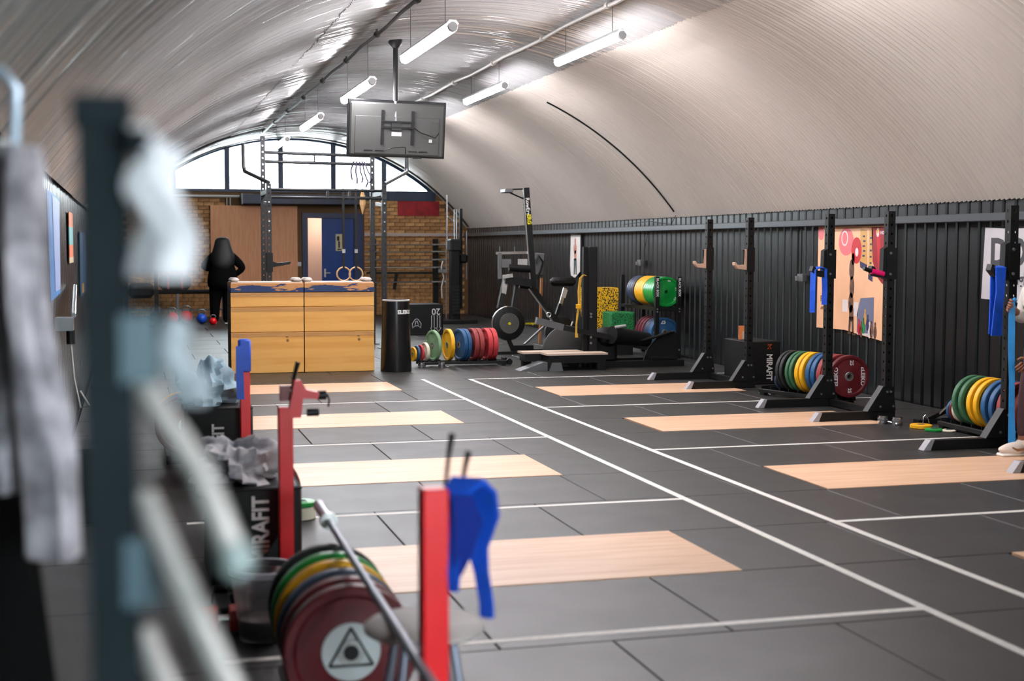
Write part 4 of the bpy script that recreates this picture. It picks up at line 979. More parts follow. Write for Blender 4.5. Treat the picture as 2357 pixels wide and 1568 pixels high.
MB().box((6.64, 20.9, 1.10), (.42, .18, .14), None, .05).build('saddle', vinyl, bk, True, world=True)
bb('rear_stay', greyst, (6.35, 20.85, .42), (5.95, 20.7, .12), .035, .03)
MB().span((5.72, 20.55, 0), (6.06, 20.70, .12), .01).build('front_foot', black, bk, world=True)
MB().span((5.98, 20.6, .02), (6.7, 20.66, .05)).build('floor_rail', black, bk, world=True); MB().span((6.5, 20.5, 0), (6.62, 21.3, .04)).build('rear_foot', black, bk, world=True)
bb('logo_tube', black2, (5.86, 20.8, .46), (6.45, 20.8, .45), .06, .05); text('lettering', 'concept 2', .06, (6.08, 20.77, .45), yellow_ink, bk, '-Y', 0, .001, .03)
MB().cyl((5.92, 20.9, 1.05), (6.14, 20.9, 1.02), .05, 12).build('handlebar', black, bk, True, world=True)

tag(MB().bar((6.74, 22.5, .0), (6.80, 22.6, 1.12), .04, .04).build('wooden_post', pole_w), 'upright brown wooden post behind the exercise bike', 'post')
t = thing('strap_hanger', 'yellow resistance band hanging from the belt squat post', 'resistance band', (5.93, 17.75, .38))
MB().ribbon([(5.99, 17.8, 1.26), (5.95, 17.78, 1.28), (5.90, 17.77, 1.23), (5.88, 17.77, 1.05), (5.885, 17.77, .9), (5.86, 17.77, .72), (5.845, 17.77, .6), (5.85, 17.77, .42)], [.03, .03, .035, .04, .035, .026, .022, .045], .01, (1, .3, 0)).build('strap', M('yellow_band', (226, 178, 70), .55, var=.12, scale=14), t, world=True)
MB().box((5.872, 17.76, .845), (.075, .03, .06), None, .008).build('clip', yel_pl, t, world=True)

# plate storage rack by the wall
st = thing('plate_storage', 'two-tier black plate storage rack by the right wall', 'storage rack', (7.65, 19.6, 0))
for x in (7.49, 7.84):
    for y, h in ((18.98, 1.22), (20.45, 1.22)):
        MB().span((x-.03, y-.03, 0), (x+.03, y+.03, h)).build('upright', black, st, world=True)
for z in (.13, .74):
    for x in (7.49, 7.84): MB().bar((x, 18.98, z), (x, 20.45, z), .06, .05).build('shelf_rail', black, st, world=True)
    for y in (18.98, 20.45): MB().bar((7.49, y, z-.01), (7.84, y, z-.01), .05, .05).build('cross_rail', black, st, world=True)
for x in (7.49, 7.84):
    text('lettering', 'BLACK BOX', .05, (x, 18.948, 1.06), white_ink, st, '-Y', -90, .001, .03)
    for z in (.74, .13, .70): MB().cyl((x, 18.95, z), (x, 18.94, z), .012, 8).build('bolt', steel, st, world=True)
y = 19.07
for i in range(5):
    plate(['front green bumper with white marks in the top tier of the storage rack', 'second green bumper in the top tier of the storage rack', 'third green bumper in the top tier of the storage rack', 'fourth green bumper in the top tier of the storage rack', 'rear green bumper in the top tier of the storage rack'][i], (7.665, y, .765+.225), .225, .078, grn_b, 'Y', 0, 0, 'bumpers in the storage rack', False, [('10', .05, math.radians(75), .17, 0), ('C2', .04, math.radians(150), .19, 60), ('10', .06, math.radians(15), .17, -70), ('10', .06, math.radians(-35), .18, -120)] if i == 0 else None); y += .08
for i in range(5):
    plate(['front', 'second', 'third', 'fourth', 'rear'][i]+' yellow bumper in the top tier of the storage rack', (7.665, y+.02, .765+.225), .225, .068, yel_pl, 'Y', 0, 0, 'bumpers in the storage rack', True); y += .07
for i, m in enumerate((blk_pl, navy_pl, navy_pl, navy_pl)):
    plate(['black bumper between yellow and navy ones in the top tier', 'first navy bumper at the back of the top tier', 'second navy bumper at the back of the top tier', 'rearmost navy bumper of the top tier'][i], (7.665, y+.06, .765+.225), .225, .07, m, 'Y', 0, 0, 'bumpers in the storage rack', True); y += .075
y = 19.10
for i in range(5):
    plate(['front', 'second', 'third', 'fourth', 'rear'][i]+' slate blue bumper in the lower tier of the storage rack', (7.665, y, .155+.225), .225, .06, blue_pl if i < 2 else navy_pl, 'Y', 0, 0, 'bumpers in the storage rack', True, [('25', .08, math.radians(100), .16, 0), ('ELEIKO', .05, math.radians(175), .16, 80)] if i == 0 else None); y += .065
for i in range(3):
    plate(['front', 'middle', 'rear'][i]+' maroon bumper in the lower tier of the storage rack', (7.665, y+.06, .155+.225), .225, .06, M('maroon_bumper', (104, 40, 52), .5, var=.2), 'Y', 0, 0, 'bumpers in the storage rack', True); y += .12
# speckled rubber blocks behind
t = thing('rubber_block', 'yellow and black speckled rubber block left of the storage rack', 'rubber block', (7.0, 20.4, 0))
MB().prism([(-.22, .55), (-.10, .32), (.22, .30), (.26, 1.02), (-.26, 1.02), (-.26, .72)], (7.08, 20.2, 0), (1, 0, 0), (0, 0, 1), (0, 1, 0), .4).build('block', spk_y, t, world=True)
MB().span((6.92, 20.22, 0), (7.3, 20.58, .30)).build('plinth', black2, t, world=True); MB().span((6.85, 20.19, .12), (6.96, 20.215, .18)).build('corner_mark', yel_pl, t, world=True)
t = thing('rubber_block', 'green speckled rubber block beneath the top tier of the storage rack', 'rubber block', (7.15, 19.9, 0))
MB().span((7.05, 19.75, .30), (7.44, 20.15, .66), .02).build('block', spk_g, t, world=True); MB().span((7.07, 19.77, 0), (7.42, 20.1, .30)).build('plinth', black2, t, world=True)

# belt squat machine with timber foot platform
bs = thing('belt_squat', 'black belt squat machine with lever arm and timber-topped foot plates', 'exercise machine', (6.3, 17.9, 0))
def B(nm, m, *a, bev=0.0): return MB().span(*a, bev).build(nm, m, bs, world=True)
B('upright', black, (5.975, 17.86, 0), (6.035, 17.94, 1.655)); B('upright', black2, (6.045, 17.80, 0), (6.155, 17.90, 1.655), bev=.004)
for z in (.12, .2, .34, .42, .70, .74): MB().cyl((6.06, 17.79, z), (6.06, 17.775, z), .016, 8).build('bolt', steel, bs, world=True)
MB().bar((5.28, 17.8, .66), (5.66, 17.8, .56), .085, .09).build('arm_sleeve', M('worn_grey_tube', (104, 106, 108), .45, .3), bs, world=True)
MB().bar((5.64, 17.8, .56), (6.42, 17.8, .40), .065, .07).build('lever_arm', black2, bs, world=True)
MB().tube([(5.46+.03*math.cos(a), 17.8, .735+.03*math.sin(a)) for a in [2*PI*i/12 for i in range(12)]], .008, 6, True).build('eye_bolt', steel, bs, True, world=True)
b = MB(); b.cyl((5.78, 17.8, .58), (5.80, 17.8, .64), .012, 8); b.build('arm_pin', steel, bs, world=True)
MB().ball((6.36, 18.0, .40), (.20, .18, .15), 20, 12).build('hip_pad', vinyl, bs, True, world=True)
MB().cyl((6.35, 17.75, .45), (6.95, 17.95, .36), .125, 20, .10).build('back_pad', vinyl, bs, True, world=True)
MB().cyl((6.38, 17.70, .555), (6.54, 17.72, .575), .022, 10).build('pad_edge', palepeg, bs, True, world=True)
cv = [(6.78+.6*math.cos(math.radians(90+i*9)), .0) for i in range(3)]
MB().prism([(6.85, .05), (6.93, .26), (7.06, .40), (7.30, .49), (7.38, .42), (7.36, .05)], (0, 17.86, 0), (1, 0, 0), (0, 0, 1), (0, 1, 0), .03).build('side_plate', black, bs, world=True)
MB().tube([(6.84, 17.85, .05), (6.92, 17.85, .25), (7.05, 17.85, .39), (7.30, 17.85, .48)], .012, 8).build('side_edge', black2, bs, True, world=True)
MB().tube([(6.5, 17.8, .48), (6.8, 17.8, .36), (7.05, 17.8, .42), (7.25, 17.8, .48)], .02, 8).build('cable_arm', black, bs, True, world=True)
B('base_rail', black, (6.05, 17.74, .0), (7.42, 17.82, .085)); B('base_rail', black, (6.05, 18.25, .0), (7.42, 18.33, .085)); B('base_cross', black, (6.95, 17.8, .085), (7.35, 17.98, .13), bev=.01)
B('weight_drum', black, (6.1, 17.9, .05), (6.5, 18.3, .45), bev=.05)
MB().lathe([(0, 0), (.34, 0), (.36, .01), (.36, .03), (0, .03)], (5.86, 18.2, .20), (0, 1, 0), 36).build('cam_disc', M('dark_grey_disc', (58, 58, 56), .5), bs, True, world=True)
fp = M('pale_timber', (206, 184, 164), .6, var=.1, scale=3, stretch=(1, 8, 1))
for y0, x0 in ((17.45, 5.33), (17.80, 5.10)):
    for k in range(5): B('timber_slat', fp, (x0+.0, y0+k*.058, .205), (x0+.86 if y0 < 17.6 else x0+.86, y0+k*.058+.054, .23))
    B('plate_frame', black, (x0+.03, y0+.0, .10), (x0+.83, y0+.29, .203))
for x, y in ((5.42, 17.5), (6.1, 17.5), (5.2, 18.0), (5.9, 18.05)): B('platform_foot', black, (x-.06, y-.05, 0), (x+.06, y+.05, .10))
MB().prism([(4.98, .0), (5.36, .0), (5.36, .11), (5.30, .11)], (0, 17.52, 0), (1, 0, 0), (0, 0, 1), (0, 1, 0), .28).build('ramp', greyst, bs, world=True)
MB().prism([(5.36, 0), (5.55, 0), (5.52, .11), (5.40, .11)], (0, 17.42, 0), (1, 0, 0), (0, 0, 1), (0, 1, 0), .1).build('ramp_side', greyst, bs, world=True)

# cable tower at the back
ct = thing('cable_tower', 'dark cable tower with chrome rods in front of the brick wall', 'exercise machine', (6.8, 29.0, 0))
def C(nm, m, *a, bev=0.0): return MB().span(*a, bev).build(nm, m, ct, world=True)
C('column', black, (6.66, 28.9, 0), (6.86, 29.15, 1.80), bev=.02); C('column_head', black2, (6.64, 28.88, 1.55), (6.9, 29.2, 1.82), bev=.03)
C('rear_post', black, (6.90, 29.1, .3), (6.96, 29.2, 2.48))
for x, z1 in ((6.58, 2.76), (6.74, 2.46), (6.79, 2.46)): MB().cyl((x, 28.95, 1.82 if x > 6.6 else 1.6), (x, 28.95, z1), .02, 10).build('guide_rod', chrome, ct, True, world=True)
MB().cyl((6.56, 28.92, .1), (6.56, 28.92, 1.8), .014, 8).build('guide_rod', greyst, ct, True, world=True)
MB().tube([(6.60, 28.95, 2.3), (6.7, 28.95, 2.22), (6.74, 28.95, 2.18)], .012, 6).build('rod_link', chrome, ct, True, world=True)
for i in range(9): C('weight_plate', black2, (6.68, 28.86, .2+i*.07), (6.84, 28.9, .262+i*.07))
C('side_shoulder', black, (6.86, 28.95, 1.3), (7.05, 29.1, 1.5), bev=.04); C('base', black, (6.4, 28.7, 0), (7.2, 29.3, .08), bev=.01)
MB().tube([(6.48, 28.9, 1.35), (6.44, 28.9, 1.2), (6.5, 28.9, 1.0), (6.45, 28.9, .8), (6.46, 28.9, .55)], .016, 6).build('pull_cord', palepeg, ct, True, world=True)
C('hand_grip', greyst, (6.38, 28.86, 1.10), (6.56, 28.92, 1.17)); MB().cyl((7.03, 29, .95), (7.03, 29, 2.0), .014, 8).build('guide_rod', greyst, ct, True, world=True)

# wall-mounted barbell rack
wk = thing('barbell_rack', 'black wall rack holding horizontal bars on the brick wall', 'barbell rack', (6.3, 32.7, .0))
for x in (5.62, 7.14): MB().span((x-.06, 32.62, .0), (x+.06, 32.72, 1.84)).build('upright', black, wk, world=True)
MB().span((5.45, 32.66, 1.0), (7.2, 32.72, 1.05)).build('cross_bar', black, wk, world=True); MB().bar((6.18, 32.66, 1.0), (6.12, 32.66, .62), .07, .06).build('brace', black, wk, world=True)
for i, z in enumerate((1.70, 1.53, 1.34, 1.15, .80)):
    for x in (5.62, 7.14): MB().bar((x, 32.66, z-.03), (x, 32.5, z-.02), .03, .03).build('peg', black, wk, world=True)
    t = thing('barbell', ['topmost', 'second', 'third', 'fourth', 'lowest'][i]+' barbell on the wall rack in front of the brick wall', 'barbell', (6.4, 32.54, z), 0, 'barbells on the back wall rack')
    MB().cyl((-1.02, 0, 0), (.72, 0, 0), .015, 10).build('shaft', greyst if i != 3 else steel, t, True)
    for s in (-1, 1):
        MB().cyl((s*.9-.15+ -.18 if s < 0 else .62, 0, 0), (s*1.1-.15 if s < 0 else .98, 0, 0), .026, 12).build('sleeve', steel, t, True)

# person at the back, seen from behind
p1 = thing('person', 'person in black hooded clothing seen from behind, hand on hip, by the brown board', 'person', (1.9, 30.0, 0))
J = {'pel': ((0, 0, .95), .12), 'sp': ((0, 0, 1.2), .12), 'ch': ((0, 0, 1.42), .13), 'nk': ((0, .01, 1.58), .06), 'hd': ((0, .03, 1.70), .085), 'top': ((0, .03, 1.79), .06),
     'shl': ((-.19, 0, 1.48), .07), 'ell': ((-.37, .03, 1.22), .05), 'wrl': ((-.22, .22, 1.16), .035), 'hal': ((-.15, .26, 1.16), .03), 'shr': ((.19, 0, 1.48), .07), 'elr': ((.42, -.06, 1.20), .05), 'wrr': ((.22, -.02, 1.02), .035), 'har': ((.17, .03, 1.0), .03),
     'hil': ((-.11, 0, .9), .1), 'knl': ((-.16, .02, .5), .065), 'anl': ((-.18, -.02, .09), .045), 'fol': ((-.2, .14, .05), .035), 'hir': ((.11, 0, .9), .1), 'knr': ((.09, .02, .5), .065), 'anr': ((.07, -.02, .09), .045), 'for': ((.09, .14, .05), .035)}
Ed = [('pel', 'sp'), ('sp', 'ch'), ('ch', 'nk'), ('nk', 'hd'), ('hd', 'top'), ('ch', 'shl'), ('shl', 'ell'), ('ell', 'wrl'), ('wrl', 'hal'), ('ch', 'shr'), ('shr', 'elr'), ('elr', 'wrr'), ('wrr', 'har'), ('pel', 'hil'), ('hil', 'knl'), ('knl', 'anl'), ('anl', 'fol'), ('pel', 'hir'), ('hir', 'knr'), ('knr', 'anr'), ('anr', 'for')]
nose = MB().ball((0, .125, 1.69), (.016, .025, .022), 8, 6); ears = MB().ball((-.092, .03, 1.69), (.012, .025, .035), 8, 6).ball((.092, .03, 1.69), (.012, .025, .035), 8, 6)
def fingers(base, d, n, c=1.0):
    b = MB(); d = Vector(d).normalized(); n = Vector(n).normalized(); s = d.cross(n)
    for k, (o, L) in enumerate(((-.03, .07), (-.01, .08), (.01, .075), (.03, .06))):
        p = Vector(base)+s*o; b.tube([p, p+d*L*.5*c, p+d*L*.8*c+n*L*.25*c, p+d*L*.9*c+n*L*.55*c], [.010, .0095, .009, .007], 8)
    p = Vector(base)-s*.03-d*.04; b.tube([p, p-s*.03+d*.02, p-s*.035+d*.05+n*.015], [.011, .010, .008], 8)
    return b
skin('body', J, Ed, 'pel', skin2_m, p1, 2, [nose, ears, fingers((-.13, .28, 1.16), (1, .3, 0), (0, 1, 0)), fingers((.15, .05, 1.0), (-.6, .8, 0), (0, 0, -1))])
J2 = {'hm2': ((0, 0, .70), .31), 'hem': ((0, 0, .86), .37), 'wa': ((0, 0, 1.08), .37), 'ch': ((0, 0, 1.34), .33), 'ne': ((0, .0, 1.58), .16),
      'shl': ((-.21, 0, 1.44), .14), 'ell': ((-.39, .03, 1.20), .105), 'wrl': ((-.23, .21, 1.16), .055), 'shr': ((.21, 0, 1.44), .14), 'elr': ((.435, -.06, 1.18), .095), 'wrr': ((.23, -.02, 1.02), .052)}
skin('hoodie', J2, [('hm2', 'hem'), ('hem', 'wa'), ('wa', 'ch'), ('ch', 'ne'), ('ch', 'shl'), ('shl', 'ell'), ('ell', 'wrl'), ('ch', 'shr'), ('shr', 'elr'), ('elr', 'wrr')], 'ch', hoodie_m, p1)
J3 = {'hip': ((0, 0, 1.05), .22), 'hl': ((-.13, 0, .80), .18), 'kl': ((-.165, .02, .5), .13), 'al': ((-.18, -.02, .02), .09), 'hr': ((.13, 0, .80), .18), 'kr': ((.11, .02, .5), .125), 'ar': ((.07, -.02, .02), .085)}
skin('trousers', J3, [('hip', 'hl'), ('hl', 'kl'), ('kl', 'al'), ('hip', 'hr'), ('hr', 'kr'), ('kr', 'ar')], 'hip', hoodie_m, p1)
JX = {'t': ((0, .0, 1.77), .095), 'm': ((0, -.03, 1.66), .145), 'n': ((0, -.06, 1.52), (.19, .13)), 'b': ((.0, -.09, 1.36), (.22, .11)), 'e': ((0, -.10, 1.24), (.17, .08))}
hb_ = MB().lathe([(.0, 1.85), (.075, 1.845), (.125, 1.82), (.155, 1.77), (.172, 1.69), (.20, 1.60), (.235, 1.50), (.255, 1.40), (.24, 1.28), (.2, 1.18), (.1, 1.12), (0, 1.1)], (0, 0, 0), n=28)
hb_.v = [(x, y*.72-.05-(1.8-z)*.16, z) for x, y, z in hb_.v]
hb_.build('hair', hair_m, p1, True)
for x in (-.19, .08):
    s = MB().ball((x, .06, .045), (.055, .15, .05), 14, 8, lambda p, q: Vector((q.x, q.y, max(q.z, -.044)))); s.build('shoe', black2, p1, True)
    MB().span((x-.05, -.08, 0), (x+.05, .2, .018), .005).build('sole', white_ink, p1)

# clutter at the back left
bn = thing('storage_bench', 'long black bench with grey shelf against the far left wall', 'bench', (1.0, 31.6, 0))
MB().span((-.2, 31.3, .60), (2.1, 31.75, .68), .02).build('seat', vinyl, bn, world=True)
MB().span((-.1, 31.35, .22), (2.05, 31.7, .25)).build('shelf', greyst, bn, world=True)
for x in (-.1, 1.0, 2.0):
    for y in (31.35, 31.7): MB().span((x-.025, y-.025, 0), (x+.025, y+.025, .6)).build('leg', greyst if x > .5 else black, bn, world=True)
def kettle(label, x, y, m, s=1.0):
    t = thing('kettlebell', label, 'kettlebell', (x, y, 0)); MB().ball((0, 0, .11*s), (.11*s, .11*s, .11*s), 18, 10, lambda p, q: Vector((q.x, q.y, max(q.z, -.105*s)))).build('ball', m, t, True)
    MB().tube([(-.06*s, 0, .18*s), (-.075*s, 0, .26*s), (-.04*s, 0, .30*s), (.04*s, 0, .30*s), (.075*s, 0, .26*s), (.06*s, 0, .18*s)], .016*s, 8).build('handle', greyst, t, True)
for (l, x, y, m, s) in (('leftmost red kettlebell before the back bench', .85, 30.2, red_p, 1.1), ('red kettlebell in the middle before the back bench', 1.15, 30.4, red_p, 1.2), ('blue kettlebell before the back bench', 1.45, 30.0, blue_band, 1.0), ('black kettlebell before the back bench', .5, 30.3, black, 1.2), ('small red kettlebell by the feet of the black-clad person', 1.66, 29.5, red_p, .7)): kettle(l, x, y, m, s)
bg = thing('sports_bag', 'black sports bag with red straps on the back bench', 'bag', (.95, 31.5, .68)); MB().box((.95, 31.5, .86), (.7, .35, .34), None, .08).build('body', black2, bg, True, world=True)
for x in (.8, 1.1): MB().ribbon([(x, 31.31, .7), (x, 31.31, .95), (x, 31.4, 1.06), (x, 31.55, 1.06)], .05, .01, (1, 0, 0)).build('strap', M('dark_red_strap', (120, 24, 30), .6), bg, world=True)
eb = thing('equipment_tower', 'dark machine frame at the far left behind the hanging towel', 'exercise machine', (.2, 29.0, 0))
for x in (-.1, .5): MB().span((x-.04, 28.96, 0), (x+.04, 29.04, 1.25)).build('post', black, eb, world=True)
MB().bar((-.1, 29, 1.2), (.5, 29, 1.2), .06, .06).build('cross_bar', black, eb, world=True); MB().box((.2, 29, .75), (.5, .3, .3), None, .06).build('pad', vinyl, eb, True, world=True); MB().bar((-.05, 28.9, 1.05), (.25, 28.9, .98), .025, .025).build('yellow_bar', yel_pl, eb, world=True)
MB().span((-.3, 28.8, 0), (.7, 29.2, .06)).build('base', black, eb, world=True)

# ================================================================== LEFT SIDE
def red_stand(label, x, y, h, collar_=True):
    t = thing('squat_stand', label, 'squat stand', (x, y, 0), 0, 'red squat stands')
    w = .066
    MB().span((-w/2, -w/2, .02), (w/2, w/2, h), .004).build('upright', red_p, t)
    MB().span((-.35, -.04, 0), (.30, .04, .05), .006).build('foot', black, t)
    MB().span((-.34, -.30, 0), (-.27, .13, .05), .006).build('cross_foot', black, t)
    MB().prism([(-.2, .05), (.0, .05), (.0, .3), (-.035, .3)], (0, -.004, 0), (1, 0, 0), (0, 0, 1), (0, 1, 0), .008).build('gusset', black, t)
    return t
s1 = red_stand('nearest red squat stand post with a blue band on it', .715, 3.30, 1.055)
s2 = red_stand('middle red squat stand post with red hook and black pins', .685, 6.42, .905)
s3 = red_stand('farthest red squat stand post with its top wrapped in a blue band', .735, 9.42, 1.0)
# prongs and hooks on the stands
for dx, dy, h, lean in ((.035, .03, .155, .02), (.075, .02, .11, .02)): MB().tube([(dx, dy, 1.03), (dx+lean*.5, dy, 1.03+h*.6), (dx+lean, dy, 1.03+h)], [.004, .006, .009], 8).build('prong', black, s1)
b = MB(); b.prism([(-.02, -.03), (.05, -.03), (.06, .06), (.13, .055), (.135, .085), (.075, .10), (.05, .145), (.02, .14), (.0, .03)], (.02, -.04, .885), (1, 0, 0), (0, 0, 1), (0, 1, 0), .06); hk2 = b.build('bar_hook', red_p, s2)
for p0, p1, r in (((.15, -.01, .955), (.19, -.01, .955), .022), ((.1, -.01, .875), (.155, -.01, .875), .018)): MB().cyl(p0, p1, r, 12).build('knob', black, hk2, True)
MB().span((-.02, .02, .93), (.03, .06, 1.0)).build('hook_back', M('deep_red', (120, 4, 14), .4), hk2)
for dx, h, le in ((.035, .13, .03),): MB().tube([(dx, .03, .98), (dx+le*.4, .03, .98+h*.5), (dx+le, .03, .98+h)], [.006, .009, .012], 8).build('prong', black, s2)
MB().tube([(.195, -.01, .96), (.205, -.01, .93), (.2, -.01, .90)], .005, 6).build('pin_chain', black, hk2)
# bands on the stands
t = thing('resistance_band', 'royal blue band bunched over the nearest red post', 'resistance band', (.79, 3.30, .7))
MB().ribbon([(.758, 3.26, .80), (.762, 3.27, .95), (.77, 3.28, 1.045), (.80, 3.29, 1.07), (.835, 3.29, 1.04), (.845, 3.29, .98), (.825, 3.29, .90), (.835, 3.29, .84), (.848, 3.29, .76), (.85, 3.29, .72)], [.02, .05, .07, .09, .08, .075, .055, .036, .034, .034], .016, (.75, -.66, 0)).build('strap', blue_band, t, True, world=True)
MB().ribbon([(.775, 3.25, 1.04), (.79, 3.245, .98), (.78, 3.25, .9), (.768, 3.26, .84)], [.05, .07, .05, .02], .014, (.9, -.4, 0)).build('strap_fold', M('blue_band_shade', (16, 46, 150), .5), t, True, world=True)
t = thing('resistance_band', 'royal blue band wrapped round the top of the farthest red post', 'resistance band', (.735, 9.42, .6))
MB().span((.694, 9.378, .80), (.776, 9.462, 1.025), .012).build('wrap', blue_band, t, True, world=True)
MB().ribbon([(.70, 9.374, .98), (.698, 9.37, .8), (.703, 9.37, .62)], .05, .008, (1, 0, 0)).build('loose_end', blue_band, t, True, world=True)

# nearest plate rack
toaster('low plate rack on the floor by the nearest red post', 0, 1.0, (.69, 4.45, 0), PI/2-.02, .24, 6)
seqL = [(.06, red_pl, 'dark red plate with a white centre in front of the nearest plate stack', .062), (.17, red_pl, 'second dark red plate of the nearest plate stack', .062), (.29, M('slate_bumper', (58, 74, 92), .5, var=.2), 'slate blue plate of the nearest plate stack', .055), (.43, yel_pl, 'yellow plate of the nearest plate stack', .055), (.56, grn_b, 'green plate of the nearest plate stack', .05), (.70, blk_pl, 'black plate at the back of the nearest plate stack', .05)]
for i, (s, m, l, th) in enumerate(seqL):
    tt = plate(l, (.69+.02*s, 4.45+s, .297), .225, th, m, 'Y', 0.0, -.04, 'nearest plate stack', True)
    if i == 0:
        MB().lathe([(0, 0), (.098, 0), (.1, .004), (0, .005)], (0, -.024, 0), (0, 1, 0), 32).build('centre_disc', M('pale_centre', (206, 214, 214), .5), tt, True)
        b = MB()
        for a0 in range(3):
            a, c = math.radians(90+120*a0), math.radians(90+120*(a0+1))
            b = MB(); b.bar((.085*math.cos(a), -.026, .085*math.sin(a)), (.085*math.cos(c), -.026, .085*math.sin(c)), .022, .006); b.build('logo_stroke', black, tt)
        MB().lathe([(0, 0), (.026, 0), (.026, .01), (0, .01)], (0, -.034, 0), (0, 1, 0), 16).build('bore', black, tt, True)
# round stool and the bar lying on it
so = thing('round_stool', 'grey round-topped stool behind the nearest red post', 'stool', (.775, 3.70, 0))
MB().lathe([(0, .575), (.15, .575), (.168, .585), (.168, .598), (.155, .608), (0, .61)], (0, 0, 0), n=40).build('seat', M('stool_grey', (188, 180, 174), .6, var=.15, scale=9), so, True)
for a in range(4):
    c, s_ = math.cos(PI/4+a*PI/2), math.sin(PI/4+a*PI/2); MB().cyl((.09*c, .09*s_, .58), (.20*c, .20*s_, 0), .013, 10).build('leg', M('stool_leg', (160, 168, 186), .35, .5), so, True)
MB().tube([(.16*math.cos(2*PI*i/24), .16*math.sin(2*PI*i/24), .2) for i in range(24)], .008, 6, True).build('foot_ring', steel, so, True)
bar = thing('barbell', 'steel barbell leaning across the nearest plates and the round stool', 'barbell', (.68, 3.6, .62), 0)
pA, pB = Vector((.775, 5.93, .525)), Vector((.662, 3.15, .635)); dB = (pB-pA).normalized()
MB().cyl(pA+dB*.45, pB+dB*1.3-dB*.4, .0145, 14).build('shaft', M('dull_bar', (112, 116, 126), .38, .8), bar, True, world=True)
MB().cyl(pA, pA+dB*.42, .025, 16).build('sleeve', M('dull_sleeve', (150, 148, 150), .35, .8), bar, True, world=True)
MB().cyl(pA+dB*.42, pA+dB*.46, .036, 16).build('sleeve_collar', steel, bar, True, world=True)
MB().cyl(pB+dB*.9, pB+dB*1.3, .025, 16).build('sleeve', greyst, bar, True, world=True)

# MIRAFIT boxes on the left
b2 = soft_box('soft black plyo box with MIRAFIT lettering and a crumpled towel on top, left side', (.565, 6.95, 0), .43, .72, .50)
text('lettering', 'MIRAFIT', .112, (.585, 6.585, .295), white_ink, b2, '-Y', 90, .001, .03, sx=.8)
b3 = soft_box('soft black plyo box with MIRAFIT lettering behind the farthest red post', (.57, 9.92, 0), .46, .72, .55)
text('lettering', 'MIRAFIT', .112, (.565, 9.555, .27), white_ink, b3, '-Y', 90, .001, .03, sx=.8)
def heap(label, c, rad, m, seed, name='towel'):
    random.seed(seed); ph = [random.uniform(0, 6.3) for _ in range(8)]
    t = thing(name, label, 'towel', c)
    def fn(p, q):
        k = 1+.22*math.sin(5*p.x+ph[0]+4*p.z)+.16*math.sin(9*p.y+ph[1]+3*p.x)+.10*math.sin(14*p.z+ph[2]+5*p.x)+.07*math.sin(21*p.x+ph[3])
        return Vector((q.x*k, q.y*k, max(q.z*k, -rad[2]*.25)))
    MB().ball((0, 0, rad[2]*.25), rad, 40, 24, fn).build('folds', m, t, True)
    return t
heap('crumpled grey and white towel on the left MIRAFIT box', (.50, 6.92, .502), (.19, .27, .15), towel_m, 4)
heap('pale blue-grey bundle on the box behind the farthest red post', (.50, 9.9, .552), (.2, .28, .2), M('pale_blue_cloth', (150, 176, 186), .9, var=.15, scale=9), 9)
# clear tub
tb = thing('plastic_tub', 'clear plastic tub on the floor left of the nearest plates', 'tub', (.52, 5.78, 0))
MB().lathe([(0, .0), (.10, .0), (.135, .28), (.145, .285), (.145, .30), (.128, .295), (.095, .01), (0, .01)], (0, 0, 0), n=36).build('shell', clearp, tb, True)
MB().lathe([(.135, .275), (.15, .28), (.152, .305), (.138, .305)], (0, 0, 0), n=36).build('rim', M('milky_rim', (220, 222, 232), .4), tb, True)
MB().lathe([(0, .012), (.09, .012), (.1, .09), (0, .10)], (0, 0, 0), n=20).build('chalk_inside', M('pinkish_chalk', (214, 190, 182), .9), tb, True)
t = thing('small_dumbbell', 'small red dumbbell on the floor beside the clear tub', 'dumbbell', (.36, 5.9, 0))
for x in (-.06, .06): MB().cyl((x-.035, 0, .06), (x+.035, 0, .06), .06, 8).build('head', M('dull_red', (170, 60, 52), .6), t)
MB().cyl((-.05, 0, .06), (.05, 0, .06), .016, 10).build('grip', steel, t, True)
# further plate stacks
toaster('low plate rack on the floor between the two left MIRAFIT boxes', 0, .9, (.67, 7.55, 0), PI/2, .24, 6)
for i, (s, m, l) in enumerate(((.06, red_pl, 'red plate of the second left stack hidden behind the towel'), (.30, yel_pl, 'yellow plate of the second left stack'), (.42, grn_b, 'green plate of the second left stack'), (.54, blk_pl, 'nearer black plate of the second left stack'), (.66, blk_pl, 'rear black plate of the second left stack'))):
    plate(l, (.67, 7.55+s, .297), .225, .055, m, 'Y', 0, 0, 'second left plate stack')
toaster('low plate rack on the floor behind the farthest left box', 0, .9, (.38, 10.6, 0), PI/2, .24, 6)
for i, (s, m, l) in enumerate(((.05, red_pl, 'dark red 25 plate behind the farthest left box'), (.2, blue_pl, 'blue plate behind the farthest left box'), (.35, yel_pl, 'yellow plate behind the farthest left box'))):
    plate(l, (.38, 10.6+s, .297), .225, .06, m, 'Y', 0, 0, 'third left plate stack', True, [('25', .06, math.radians(85), .15, 0)] if i == 0 else None)
change_plate('white small plate on the floor under a green one, beside the left MIRAFIT box', (.98, 8.30, 0), .085, .075, wht_pl); change_plate('green small plate lying on the white one beside the left MIRAFIT box', (.98, 8.30, .079), .085, .03, grn_b)
change_plate('thick green small plate on the floor by the farthest red post', (.98, 11.4, 0), .075, .055, grn_pl)

